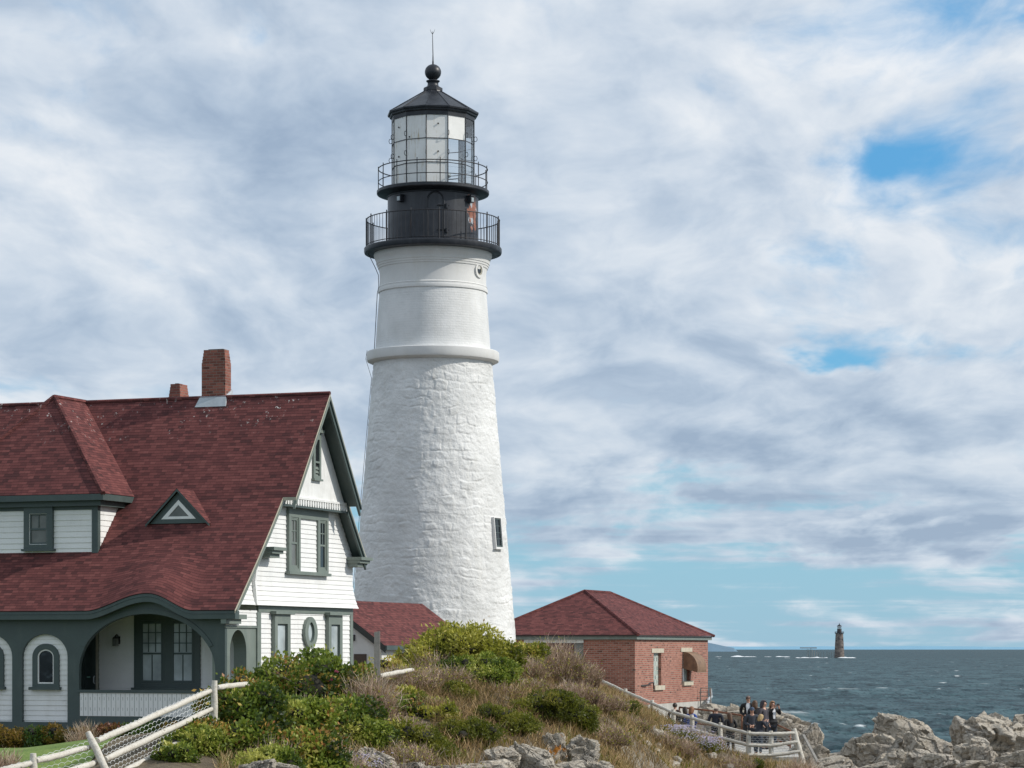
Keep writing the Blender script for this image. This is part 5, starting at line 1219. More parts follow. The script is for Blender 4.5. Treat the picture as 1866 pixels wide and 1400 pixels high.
WIRE = weathered('galvanised_wire', (.58, .60, .60), .15, 5, .5, 0)
def fence(name, label, posts, rails, mesh=None, rp_=.07, rr=.065, cell=.075, w=.0045, pmat=None, cat='fence'):
    base = Vector(posts[0][1]); r = thing(name, label, cat, base)
    for i, (tp, bt) in enumerate(posts):
        m = MB(); log(m, bt, Vector(tp), rp_, 12, 6, .006, .95); m.build('post', pmat or WOOD, r, 40, base)
    for a, b in rails: m = MB(); log(m, a, b, rr, 10, 9); m.build('rail', WOOD, r, 50, base)
    if mesh: m = MB(); wire_mesh(m, *mesh, cell, w); m.build('wire_netting', WIRE, r, False, base)
    return r
def pb(px, pt, D, h=1.3, lean=(0, 0)): t = P(px, pt, D); return (t, t+Vector((lean[0], lean[1], -h)))
np0 = pb(60, 1373, 44.6); np1 = (P(160, 1336, 46), P(205, 1428, 45.6)); np2 = pb(391, 1240, 50, 1.35)
npm = pb(-75, 1412, 43.5); far_r = pb(505, 1246, 54, 1.2)
def rail_pts(px0, py0, D0, px1, py1, D1): return (P(px0, py0, D0), P(px1, py1, D1))
nr = [rail_pts(178, 1350, 46, 384, 1259, 49.95), rail_pts(192, 1384, 45.9, 386, 1292, 49.95), rail_pts(212, 1414, 45.8, 386, 1322, 49.95),
      rail_pts(66, 1387, 44.6, 164, 1362, 46), rail_pts(120, 1408, 44.8, 178, 1389, 45.9), rail_pts(-75, 1424, 43.5, 60, 1390, 44.6),
      rail_pts(396, 1253, 50, 452, 1246.5, 52.2)]
fence('log_fence', 'white log rail fence with wire netting and a leaning post before the house', [npm, np0, np1, np2], nr,
      ([P(-75, 1418, 43.6), P(60, 1382, 44.7), P(175, 1344, 46.1), P(388, 1250, 50.06), P(446, 1243, 52)], [P(-75, 1500, 43.6), P(60, 1450, 44.7), P(215, 1436, 45.9), P(388, 1345, 50.06), P(446, 1338, 52)]), .07, .06, .08, .0036)
base = P(687, 1275, 60)
tp = thing('tall_post', 'tall square grey wooden post rising from the dry brush near the house corner', 'post', base)
m = MB(); m.hexa([(-.075, -.07, -.3), (.075, -.07, -.3), (.075, .07, -.3), (-.075, .07, -.3), (-.062, -.06, (1275-1152)*60/F), (.068, -.06, (1275-1152)*60/F+.02), (.068, .06, (1275-1152)*60/F+.02), (-.062, .06, (1275-1152)*60/F)]); m.build('shaft', GREYWOOD, tp)
rb = P(692, 1232, 60); m = MB(); log(m, rb, P(752, 1221, 62.5), .06); m.build('rail', WOOD, tp, 50, base)
fp = [(1060, 1212, 98.5), (1082, 1228, 96), (1140, 1255, 93), (1189, 1276, 91), (1227, 1293, 89.5), (1261, 1303, 88), (1313, 1318, 86), (1364, 1331, 84.2), (1405, 1332, 84.2)]
posts = []
for px, pt, D in fp: t = P(px, pt, D); posts.append((t, Vector((t.x, t.y, min(gz(t.x, t.y)-.2, t.z-1.15)))))
posts.append((P(1447, 1329, 84.4), P(1464, 1392, 84.1)))
tops = [P(px, pt+6, D-.08) for px, pt, D in fp]+[P(1448, 1336, 84.3)]
mids = [P(px, pt+27, D-.08) for px, pt, D in fp]+[P(1453, 1352, 84.2)]
lows = [P(px, pt+45, D-.08) for px, pt, D in fp]+[P(1458, 1370, 84.1)]
rails = [(a, b) for L in (tops, mids, lows) for a, b in zip(L, L[1:])]
fence('log_fence', 'white weathered log rail fence running down the slope to the visitors', posts, rails, (tops, [p-Vector((0, 0, .98)) for p in tops]), .085, .062, .07, .0055)
# iron pipe handrail along the landing and a loose grey plank
hb = P(1272, 1330, 97); hr = thing('pipe_handrail', 'thin rusty pipe handrail behind the visitors', 'handrail', hb)
hp_ = [P(1238, 1289, 99), P(1300, 1296, 98), P(1352, 1304, 97), P(1396, 1312, 95), P(1440, 1332, 91)]
m = MB(); m.tube(hp_, .035, 6); m.build('pipe', RUST, hr, True, hb)
m = MB(); m.tube([p-Vector((0, 0, .55)) for p in hp_], .03, 6); m.build('pipe', RUST, hr, True, hb)
for p in hp_: m = MB(); m.tube([p-Vector((0, 0, 1.25)), p], .032, 6); m.build('post', RUST, hr, True, hb)
pl = P(1478, 1370, 86.5); m = MB(); a, b = P(1464, 1340, 87.5), P(1491, 1391, 84.8); m.tube([a, b], .055, 4); tag(m.build('plank', GREYWOOD, None, False), 'loose grey plank lying on the slanting slab right of the fence end', 'plank')
# ---------------------------------------------------------------- plants
def leaf_mat(name, stops, trans=.38, rough=.45):
    def fn(t, b):
        f = t.new('ShaderNodeAttribute', attribute_name='tint').outputs['Fac']
        c = t.ramp(f, stops); t.set(b.inputs['Base Color'], c); b.inputs['Specular IOR Level'].default_value = .35
        tr = t.new('ShaderNodeBsdfTranslucent', {'Color': t.mix(.35, c, (.25, .3, .03))}); mx = t.new('ShaderNodeMixShader', {0: trans, 1: b.outputs[0], 2: tr.outputs[0]})
        t.l.new(mx.outputs[0], t.n['Material Output'].inputs['Surface'])
    return material(name, fn, rough)
ROSE = leaf_mat('rose_bush_leaf', [(0, (.018, .038, .008)), (.3, (.085, .14, .020)), (.56, (.26, .32, .045)), (.78, (.54, .52, .13)), (.87, (.52, .33, .08)), (1, (.40, .15, .06))])
YELLOWLEAF = leaf_mat('yellow_green_leaf', [(0, (.07, .085, .014)), (.35, (.23, .235, .03)), (.65, (.46, .43, .07)), (.88, (.64, .56, .15)), (1, (.5, .28, .09))])
JUNI = leaf_mat('dark_shrub_leaf', [(0, (.026, .036, .006)), (.4, (.10, .115, .014)), (.7, (.22, .215, .03)), (.92, (.29, .26, .045)), (1, (.33, .24, .07))])
HEDGE = leaf_mat('rusty_hedge_leaf', [(0, (.03, .03, .008)), (.4, (.10, .075, .015)), (.7, (.21, .125, .025)), (1, (.30, .17, .04))])
HEDGEG = leaf_mat('green_hedge_leaf', [(0, (.01, .03, .008)), (.5, (.035, .085, .02)), (1, (.09, .15, .03))])
REDLEAF = leaf_mat('reddish_leaf', [(0, (.06, .02, .015)), (.5, (.20, .075, .05)), (.8, (.32, .15, .10)), (1, (.16, .18, .04))])
TWIG = leaf_mat('dry_twig', [(0, (.08, .055, .042)), (.35, (.31, .20, .14)), (.7, (.52, .38, .28)), (.9, (.66, .55, .45)), (1, (.18, .16, .05))], .1, .8)
STRAW = leaf_mat('dry_grass_blade', [(0, (.08, .055, .028)), (.35, (.33, .20, .095)), (.6, (.54, .37, .18)), (.8, (.68, .53, .30)), (.9, (.16, .17, .035)), (1, (.10, .13, .03))], .25, .7)
GRASS = leaf_mat('green_grass_blade', [(0, (.05, .10, .012)), (.6, (.12, .20, .03)), (1, (.22, .27, .06))], .3, .6)
ASTER = leaf_mat('mauve_aster_petal', [(0, (.40, .34, .52)), (.6, (.58, .52, .68)), (1, (.72, .70, .76))], .3, .6)
PINK = leaf_mat('pink_rose_petal', [(0, (.55, .07, .22)), (1, (.75, .2, .4))], .3, .5)
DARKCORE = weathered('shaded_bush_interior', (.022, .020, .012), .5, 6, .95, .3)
BARK = weathered('grey_brown_twig_bark', (.15, .115, .09), .3, 9, .85, .3)
def quads(C, T, S, L, Wd, fold=.25):
    """leaf-shaped quads: base C, direction T, side S, length L, width Wd"""
    n = len(C); L = L[:, None]; Wd = Wd[:, None]; N = np.cross(T, S)
    m_ = C+T*L*.5+N*L*fold*.12
    V = np.stack([C, m_+S*Wd*.5, C+T*L-N*L*fold*.3, m_-S*Wd*.5], 1).reshape(-1, 3)
    return V, np.arange(4*n).reshape(-1, 4)
def unit(a): return a/np.maximum(np.linalg.norm(a, axis=-1, keepdims=True), 1e-9)
def lobes_for(rnd, w, d, h, n):
    """a cluster of uneven clumps that together make the crown"""
    out = []
    for k in range(n):
        a = rnd.uniform(0, 2*PI); q = rnd.uniform(.0, .75)**.7; zc = rnd.uniform(.25, .80)
        sh = math.sqrt(max(.1, 1-(max(0, zc-.35)/.75)**2)); c = np.array([math.cos(a)*q*w/2*sh, math.sin(a)*q*d/2*sh, zc*h])
        r = rnd.uniform(.15, .30)*min(w, h*1.5)
        out.append((c, np.array([r*1.15, r*1.15, r*.85])))
    out.append((np.array([0, 0, h*.36]), np.array([w*.40, d*.40, h*.42])))
    return out
def crown(rnd, lobes, n, L, Wd, bias=.55, up=.35, sprig=.0):
    vol = np.array([r[0]*r[1]+r[0]*r[2] for c, r in lobes]); vol /= vol.sum(); idx = rnd.choice(len(lobes), n, p=vol)
    Cc = np.array([c for c, r in lobes])[idx]; Rr = np.array([r for c, r in lobes])[idx]
    d = unit(rnd.randn(n, 3)); rad = 1-np.abs(rnd.randn(n))*.17+sprig*np.maximum(0, rnd.randn(n))**2*.12
    bump = 1+.28*fbm(d*1.9+idx[:, None]*5.3, 3, 7)
    p = Cc+d*Rr*(rad*bump)[:, None]
    keep = p[:, 2] > .02; p, d, idx, rad = p[keep], d[keep], idx[keep], rad[keep]; n = len(p)
    # thin out small gaps
    g = fbm(p*3.4+11, 2, 15); keep = g > -.22; p, d, idx, rad, g = p[keep], d[keep], idx[keep], rad[keep], g[keep]; n = len(p)
    T = unit(d*bias+rnd.randn(n, 3)*.75+np.array([0, 0, up])); S = unit(np.cross(T, d*.8+rnd.randn(n, 3)*.7))
    l = L*rnd.uniform(.6, 1.3, n); V, Q = quads(p, T, S, l, l*Wd)
    lob = _hash(idx, idx*0+3, idx*0, 5)
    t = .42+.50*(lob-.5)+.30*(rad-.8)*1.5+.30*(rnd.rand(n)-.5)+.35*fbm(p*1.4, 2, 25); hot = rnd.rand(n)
    return V, Q, p, t, hot
def crown_core(lobes, k=.52):
    N, Fc = ico(3); Vs, Fs = [], []; b = 0
    for i, (c, r) in enumerate(lobes):
        V = c+N*r*k*(1+.3*fbm(N*2+i*3, 2, 4))[:, None]; V[:, 2] = np.maximum(V[:, 2], -.1); Vs.append(V); Fs.append(Fc+b); b += len(V)
    return np.concatenate(Vs), np.concatenate(Fs)
def bush(name, label, cat, px, ptop, D, wpx, kind, seed, hmin=None, group=None, dens=1., depth=.9, flowers=0, sink=.15, branches=0):
    rnd = np.random.RandomState(seed); s = D/F; x = (px-933)*s; zt = CAMZ+(1181-ptop)*s; zb = gz(x, D)-sink; h = max(zt-zb, hmin or .3); w = wpx*s; d = w*depth
    zb = zt-h
    r = thing(name, label, cat, (x, D, zb), 0, group)
    mat, L, Wd, den, sprig, hotk = {'rose': (ROSE, .095, .62, 1000, .5, .06), 'yellow': (YELLOWLEAF, .115, .42, 900, .6, .05), 'juni': (JUNI, .070, .42, 1700, .35, .04), 'hedge': (HEDGE, .08, .5, 1300, .3, .1), 'hedgeg': (HEDGEG, .08, .5, 1300, .3, .0), 'red': (REDLEAF, .10, .6, 1000, .3, .1), 'mid': (ROSE, .075, .5, 1500, .5, .03)}[kind]
    lb = lobes_for(rnd, w, d, h*.93, max(7, int(8+w*3.2)))
    area = sum(4*PI*((a[0]*a[1]+a[0]*a[2]+a[1]*a[2])/3) for c, a in lb)
    n = int(min(26000, area*den*dens*.62))
    V, Q, p, t, hot = crown(rnd, lb, n, L, Wd, sprig=sprig)
    if kind in ('rose', 'hedge'): t = np.where(hot < hotk*(.2+9*np.clip(fbm(p*.9+seed, 2, 31)+.02, 0, 1)*1.4), rnd.uniform(.80, 1, len(t)), np.clip(t*.9+rnd.uniform(-.13, .10), 0, .82))
    elif kind == 'mid': t = np.minimum(t, .78)
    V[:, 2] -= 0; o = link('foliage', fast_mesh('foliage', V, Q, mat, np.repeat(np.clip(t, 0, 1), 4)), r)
    Vc, Fc = crown_core(lb); link('shade_core', fast_mesh('shade_core', Vc, Fc, DARKCORE, smooth=True), r)  # dark lumps inside the crown stand in for shade between the leaves
    for k in range(branches):
        m = MB(); a = rnd.uniform(-.4, .4)*w; q = Vector((a*.5, -d*.15, .1)); dirn = Vector((rnd.uniform(-.5, .5), -.5, 1)).normalized(); pts = [q]
        for i in range(5): dirn = (dirn+Vector((rnd.uniform(-.5, .5), rnd.uniform(-.35, .2), rnd.uniform(-.3, .3)))).normalized(); pts.append(pts[-1]+dirn*h*.2)
        m.tube(pts, [.022, .018, .015, .012, .009, .005], 5); m.build('branch', BARK, r)
    if flowers:
        top = rnd.choice(len(p), flowers*40); cnt = 0
        for j in top:
            if cnt >= flowers: break
            if p[j, 1] < .1*d and p[j, 2] > h*.4:
                c = p[j]+np.array([0, -.06, .05]); nn = 9; T = unit(rnd.randn(nn, 3)+np.array([0, -.6, .4])); S = unit(np.cross(T, rnd.randn(nn, 3))); Vf, Qf = quads(np.repeat(c[None], nn, 0), T, S, np.full(nn, .07), np.full(nn, .06))
                link('flower', fast_mesh('flower', Vf, Qf, PINK, np.repeat(rnd.rand(nn), 4)), r); cnt += 1
    return r
RG = 'green rose bushes on the near slope'
bush('rose_bush', 'tallest domed rose bush with pink flowers, rising against the white gable wall', 'bush', 545, 1172, 57, 190, 'rose', 1, group=RG, flowers=3, branches=6)
bush('rose_bush', 'rose bush on the right shoulder of the tallest one, below the house corner', 'bush', 632, 1196, 57.5, 120, 'rose', 2, group=RG, flowers=1, branches=3)
bush('rose_bush', 'rose bush on the left shoulder of the tallest one, in front of the porch arch', 'bush', 468, 1222, 55.5, 130, 'rose', 3, group=RG, flowers=1)
bush('rose_bush', 'orange-tipped green bush just right of the log fence post', 'bush', 448, 1250, 50.8, 150, 'rose', 4, group=RG)
bush('rose_bush', 'dense green bush in the middle of the near slope under the tallest rose bush', 'bush', 525, 1272, 52.5, 210, 'rose', 5, group=RG, branches=3)
bush('rose_bush', 'green bush with bare stems right of the dense middle bush', 'bush', 615, 1268, 54, 180, 'rose', 6, group=RG, branches=5, dens=.8)
bush('rose_bush', 'bright green bush under the right end of the netted log rails', 'bush', 358, 1316, 48.6, 120, 'mid', 7, group=RG)
bush('rose_bush', 'low bright green bush at the bottom edge beside the log fence', 'bush', 316, 1352, 47, 90, 'mid', 8, group=RG)
bush('rose_bush', 'wide bush of green and orange leaves below the fence post', 'bush', 428, 1306, 49.2, 200, 'rose', 9, group=RG)
bush('rose_bush', 'low olive bush at the bottom edge left of the mauve asters', 'bush', 550, 1330, 49.3, 190, 'rose', 10, group=RG, dens=.9)
bush('rose_bush', 'small green bush at the bottom edge under the wide orange-tipped bush', 'bush', 480, 1355, 47.8, 150, 'mid', 11, group=RG)
bush('rose_bush', 'yellowish green bush at the foot of the tall grey post', 'bush', 712, 1258, 58.5, 130, 'rose', 12, group=RG, dens=.9)
bush('rose_bush', 'dark green low bush right of the bare-stemmed bush', 'bush', 655, 1305, 53.5, 130, 'mid', 13, group=RG)
YG = 'yellow-green bushes in front of the lighthouse'
bush('yellow_bush', 'largest yellow-green bush right before the lighthouse base', 'bush', 838, 1134, 66.5, 165, 'yellow', 21, group=YG, branches=4)
bush('yellow_bush', 'yellow-green bush left of the largest one, before the red wing roof', 'bush', 765, 1156, 66, 110, 'yellow', 22, group=YG)
bush('yellow_bush', 'yellow-green bush on the right flank of the largest one, at the tower edge', 'bush', 905, 1162, 67.5, 105, 'yellow', 23, group=YG)
bush('yellow_bush', 'small yellow-green sprig bush before the brick building door', 'bush', 958, 1164, 70, 70, 'yellow', 24, group=YG, dens=.7)
bush('yellow_bush', 'straggling yellow-green bush between the tall post and the wing roof', 'bush', 722, 1184, 64, 80, 'yellow', 25, group=YG, dens=.7)
bush('yellow_bush', 'shaded green bush hanging below the largest yellow-green bush', 'bush', 868, 1192, 64.5, 160, 'mid', 26, group=YG, dens=.8)
JG = 'dark green shrubs above the rocks'
bush('dark_shrub', 'small dark rounded shrub in the dry grass below the largest yellow-green bush', 'bush', 838, 1242, 62, 90, 'juni', 31, group=JG)
bush('dark_shrub', 'dark shrub directly above the orange-stained rock', 'bush', 848, 1304, 57.2, 185, 'juni', 32, group=JG)
bush('dark_shrub', 'dark shrub above the grey cracked rock', 'bush', 925, 1286, 59, 165, 'juni', 33, group=JG)
bush('dark_shrub', 'broad dark green shrub above the lichened slab', 'bush', 985, 1256, 63, 185, 'juni', 34, group=JG)
bush('dark_shrub', 'dark shrub at the right end of the shrub bank above the blocky rock', 'bush', 1046, 1280, 64, 115, 'juni', 35, group=JG)
bush('dark_shrub', 'low dark shrub at the left end of the shrub bank, above the stone pile', 'bush', 778, 1326, 55, 140, 'juni', 36, group=JG)
bush('dark_shrub', 'dark shrub on the dry slope just below the upper white fence', 'bush', 1125, 1272, 80, 90, 'juni', 37, group=JG, hmin=.7)
bush('dark_shrub', 'bright green shrub against the fence before the brick building', 'bush', 1197, 1300, 85, 54, 'mid', 38, group=JG, hmin=.7)
bush('weedy_bush', 'loose olive weeds right of the tall post below the short rail', 'bush', 738, 1252, 60, 120, 'yellow', 61, group='olive weeds in the middle of the near slope', dens=.6)
bush('weedy_bush', 'loose olive weeds in the middle of the near slope above the dark shrub bank', 'bush', 790, 1282, 58.3, 120, 'yellow', 62, group='olive weeds in the middle of the near slope', dens=.55)
bush('weedy_bush', 'loose olive weeds right of the green bushes at the bottom of the slope', 'bush', 708, 1310, 55, 100, 'yellow', 63, group='olive weeds in the middle of the near slope', dens=.6)
bush('dark_shrub', 'small dark shrub under the lowest fence rail', 'bush', 1372, 1384, 82, 40, 'juni', 39, group=JG, hmin=.35)
HG = 'planting bed along the house front'
for k, (px, w, kind, lab) in enumerate(((-60, 120, 'hedge', 'rusty brown bed shrub cut by the left edge'), (18, 70, 'hedge', 'rusty brown bed shrub under the half-hidden arch'), (62, 60, 'hedgeg', 'dark green bed shrub under the arched window'), (98, 64, 'hedge', 'golden brown bed shrub under the first green pier'), (135, 50, 'hedge', 'low golden bed shrub at the porch corner'), (196, 70, 'red', 'reddish bed shrub under the porch balustrade'), (255, 100, 'hedgeg', 'dark green bed shrub behind the netted rails'), (330, 90, 'hedge', 'brown bed shrub behind the fence under the porch'))):
    bush('bed_shrub', lab, 'shrub', px, 1318 if kind != 'hedgeg' else 1310, 73.2, w, kind, 50+k, hmin=.75, group=HG, depth=1.2)
# dry brush: fans of bare grey-brown stems
def brush(label, px, ptop, D, wpx, seed, n=2600, leafy=.06, group='clumps of bare dry brush'):
    rnd = np.random.RandomState(seed); s = D/F; x = (px-933)*s; w = wpx*s; d = w*.9; zt = CAMZ+(1181-ptop)*s; zb = gz(x, D)-.1; h = max(.5, zt-zb); zb = zt-h
    r = thing('dry_brush', label, 'dry brush', (x, D, zb), 0, group)
    n = int(1.35*n*(.5+w*h*.28)); a = rnd.uniform(0, 2*PI, n); q = np.sqrt(rnd.rand(n)); bx, by = np.cos(a)*q*w/2, np.sin(a)*q*d/2
    lean = np.stack([np.cos(a)*q*.35+rnd.randn(n)*.28, np.sin(a)*q*.35+rnd.randn(n)*.28, np.ones(n)], 1); T = unit(lean)
    env = np.sqrt(np.maximum(.08, 1-q*q*.85))*(1+.35*fbm(np.stack([bx*1.4, by*1.4, bx*0+seed], 1), 3, 3))
    Ls = h*env*rnd.uniform(.35, 1.05, n); base = np.stack([bx, by, rnd.uniform(-.05, .25, n)*h*env], 1)
    S = unit(np.cross(T, rnd.randn(n, 3))); V1, Q1 = quads(base, T, S, Ls*.62, np.full(n, .017), .5)
    kink = base+T*(Ls*.55)[:, None]; T2 = unit(T+rnd.randn(n, 3)*.38); V2, Q2 = quads(kink, T2, S, Ls*.5, np.full(n, .013), .4)
    T3 = unit(T+rnd.randn(n, 3)*.75); V3, Q3 = quads(base+T*(Ls*rnd.uniform(.3, .8, n))[:, None], T3, S, Ls*.3, np.full(n, .012), .4)
    V = np.concatenate([V1, V2, V3]); Q = np.concatenate([Q1, Q2+len(V1), Q3+len(V1)+len(V2)]); tt = np.clip(.40+.30*rnd.randn(n)*.7+.35*fbm(np.stack([bx, by, bx*0], 1)*1.2, 2, 8), 0, .93); t = np.concatenate([tt, np.clip(tt+.08, 0, .93), np.clip(tt+.05, 0, .93)])
    link('stems', fast_mesh('stems', V, Q, TWIG, np.repeat(t, 4)), r)
    nl = int(n*leafy*10)
    if nl:
        j = rnd.choice(n, nl); p = base[j]+T[j]*(Ls[j]*rnd.uniform(.35, 1.05, nl))[:, None]; T4 = unit(rnd.randn(nl, 3)); S4 = unit(np.cross(T4, rnd.randn(nl, 3))); Vl, Ql = quads(p, T4, S4, np.full(nl, .06), np.full(nl, .035)); link('leaves', fast_mesh('leaves', Vl, Ql, YELLOWLEAF, np.repeat(np.clip(.45+.3*rnd.randn(nl), 0, 1), 4)), r)
    return r
brush('dry brush on the crest right of the yellow-green bushes', 1000, 1176, 72, 130, 1)
brush('dry brush at the top of the white fence, before the brick door', 1046, 1200, 75, 90, 2, leafy=.02)
brush('dry brush on the crest before the tower edge', 945, 1190, 69, 90, 3)
brush('dry brush in the middle of the right slope', 1040, 1240, 70, 120, 4, leafy=.02)
brush('dry brush above the blocky rock', 1090, 1262, 73, 110, 5, leafy=.03)
brush('dry brush beside the thin slanting slab', 1140, 1304, 76, 90, 6, leafy=.05)
brush('low dry brush below the first white fence post', 1105, 1326, 69, 90, 7, leafy=.03)
brush('dry brush at the foot of the tall grey post', 680, 1216, 62, 70, 8, leafy=.04)
brush('dry brush right of the tall grey post, around the short rail', 745, 1206, 62.5, 110, 9, leafy=.06)
brush('leafy dry brush in the middle of the near slope', 770, 1262, 60, 120, 10, leafy=.14)
brush('leafy dry brush left of the small dark rounded shrub', 805, 1210, 63.5, 110, 11, leafy=.1)
brush('tawny brush above the stone pile', 725, 1305, 56, 110, 12, leafy=.08)
brush('tawny brush between the dark shrubs', 900, 1245, 64, 120, 13, leafy=.06)
brush('russet brush under the fence by the woman in blue', 1285, 1338, 82.5, 70, 14, leafy=.0, n=1900)
brush('dry brush below the bright green shrub', 1200, 1336, 79, 70, 15, leafy=.03)
brush('tawny tuft in front of the slanting pale slab', 715, 1378, 50.6, 80, 35, leafy=.05, n=1200)
brush('tawny tuft in front of the orange-stained rock', 845, 1384, 52, 70, 36, leafy=.08, n=900)
brush('russet brush on the left end of the dark shrub bank', 740, 1345, 53.4, 110, 37, leafy=.1, n=1800)
brush('dead stems on the left flank of the largest yellow-green bush', 790, 1188, 65.2, 90, 38, leafy=.15, n=1500)
brush('reddish brown brush in the middle of the right slope below the broad dark shrub', 1085, 1312, 66, 120, 39, leafy=.06)
brush('reddish brown brush under the crest between the yellow-green bushes and the broad dark shrub', 950, 1232, 66, 110, 40, leafy=.08)
brush('bare mauve stems poking out of the right side of the rose bushes', 668, 1240, 56.5, 80, 31, leafy=.05)
brush('bare stems between the tallest rose bush and the dense bush below it', 575, 1262, 53.6, 90, 32, leafy=.05, n=1300)
brush('russet stems at the bottom edge among the green bushes', 610, 1352, 50.2, 110, 33, leafy=.08, n=1800)
brush('thin brown stems left of the tallest rose bush', 492, 1330, 48.4, 60, 34, leafy=.1, n=900)
brush('dry brush beside the right stones on the slope', 1235, 1350, 79.5, 70, 16, leafy=.02)
brush('low straw tuft at the bottom edge under the leaning post', 1460, 1384, 82.3, 80, 17, leafy=0, n=900)
brush('low straw tuft at the bottom edge below the fence', 1335, 1378, 81.2, 80, 18, leafy=.03, n=1400)
brush('brown brush in front of the reddish bed shrub', 150, 1322, 72.6, 50, 19, leafy=0, n=700)
brush('grey brush at the lower left corner by the lawn', 8, 1372, 45.5, 50, 20, leafy=0, n=900)
# mauve asters
def asters(label, px, ptop, D, wpx, hpx, seed):
    rnd = np.random.RandomState(seed); s = D/F; x = (px-933)*s; z = gz(x, D); r = thing('aster_clump', label, 'flowers', (x, D, z), 0, 'clumps of mauve asters'); n = 420; w = wpx*s
    p = np.stack([rnd.randn(n)*w*.26, rnd.randn(n)*w*.22, rnd.uniform(.12, .55, n)], 1); V_, Q_ = [], []; b = 0
    for k in range(6):
        a = rnd.rand(n)*6.28+k*PI/3; T = unit(np.stack([np.cos(a), np.sin(a)*.6-.2, np.sin(a)*.7+.25], 1)); S = unit(np.cross(T, np.array([0, -1, .6]))); V, Q = quads(p, T, S, np.full(n, .032), np.full(n, .016)); V_.append(V); Q_.append(Q+b); b += len(V)
    V = np.concatenate(V_); Q = np.concatenate(Q_); link('blossoms', fast_mesh('blossoms', V, Q, ASTER, np.repeat(rnd.rand(len(Q)), 4)), r)
    T = unit(rnd.randn(n, 3)*.3+np.array([0, 0, 1])); S = unit(np.cross(T, rnd.randn(n, 3))); V, Q = quads(p*np.array([.8, .8, 0]), T, S, p[:, 2], np.full(n, .02)); 
    V2, Q2 = quads(p*np.array([1, 1, .6]), unit(rnd.randn(n, 3)), S, np.full(n, .07), np.full(n, .03))
    link('stems', fast_mesh('stems', np.concatenate([V, V2]), np.concatenate([Q, Q2+len(V)]), JUNI, np.repeat(rnd.rand(2*n), 4)), r)
asters('mauve asters at the bottom edge beside the slanting pale slab', 645, 1350, 51.2, 90, 60, 1)
asters('mauve asters on the slope below the first visitors', 1240, 1320, 81, 70, 50, 2)
asters('small mauve asters under the fence middle', 1290, 1350, 81.5, 50, 30, 3)
# grass over the slopes
def grass(name, label, mat, pts, h, wd, seed, tints):
    rnd = np.random.RandomState(seed); n = len(pts); z = gz_arr(pts); C = np.stack([pts[:, 0], pts[:, 1], z-.03], 1)
    T = unit(np.stack([rnd.randn(n)*.42, rnd.randn(n)*.42, np.ones(n)], 1)); S = unit(np.cross(T, rnd.randn(n, 3))); V, Q = quads(C, T, S, h*rnd.uniform(.5, 1.3, n), np.full(n, wd), .9)
    tag(link(name, fast_mesh(name, V, Q, mat, np.repeat(tints, 4))), label, kind='stuff')
rnd = np.random.RandomState(77)
def slope_pts(n):
    D = rnd.uniform(46, 90, n*2); px = rnd.uniform(130, 1480, n*2); x = (px-933)*D/F
    keep = ((x > -7.4+(D-46)*-.02)|(D < 56))&((px > 400)|((D < 46)&(px > 250))); x, D, px = x[keep], D[keep], px[keep]
    d = fbm(np.stack([x*.55, D*.4, x*0], 1), 3, 44); z = gz_arr(np.stack([x, D], 1)); py = 1181+(CAMZ-z)*F/D
    path = (D > 84.3)&(px > 1215+(D-86)*-2)
    keep = (py < 1440)&(d > -.38)&~path; return np.stack([x, D], 1)[keep][:n], d[keep][:n]
pts, dd = slope_pts(95000)
grass('dry_grass', 'tawny dry grass covering the headland slope', STRAW, pts, .36, .016, 1, np.clip(.42+dd*.7+rnd.randn(len(pts))*.2, 0, 1))
pts, dd = slope_pts(30000)
V_ = np.stack([pts[:, 0], pts[:, 1]], 1)
grass('ground_cover', 'low green and brown leaves between the dry grass', JUNI, pts[dd > .02], .20, .06, 2, np.clip(.5+rnd.randn((dd > .02).sum())*.25, 0, 1))
pl_ = np.stack([rnd.uniform(-16, -7.6, 26000), rnd.uniform(55, 73, 26000)], 1)
grass('lawn_grass', 'short green lawn grass', GRASS, pl_, .055, .02, 3, np.clip(.5+.3*rnd.randn(len(pl_)), 0, 1))
# ---------------------------------------------------------------- the visitors
SKIN = weathered('skin', (.52, .30, .215), .06, 8, .5, .02)
def cloth(name, col, rough=.85): return weathered(name, col, .18, 9, rough, .25)
def skin_mesh(name, verts, edges, radii, mats, root=0, levels=1):
    me = bpy.data.meshes.new(name+'_skeleton'); me.from_pydata([tuple(v) for v in verts], edges, []); o = bpy.data.objects.new(name+'_skeleton', me); COL.objects.link(o)
    sk = o.modifiers.new('skin', 'SKIN'); sk.use_smooth_shade = True; sk.branch_smoothing = .3
    for i, r in enumerate(radii): me.skin_vertices[0].data[i].radius = r if isinstance(r, tuple) else (r, r); me.skin_vertices[0].data[i].use_root = (i == root)
    if levels: ss = o.modifiers.new('sub', 'SUBSURF'); ss.levels = levels; ss.render_levels = levels
    dg = bpy.context.evaluated_depsgraph_get(); out = bpy.data.meshes.new_from_object(o.evaluated_get(dg), depsgraph=dg); out.name = name
    bpy.data.objects.remove(o); bpy.data.meshes.remove(me); out.materials.clear(); out.materials.append(mats); return out
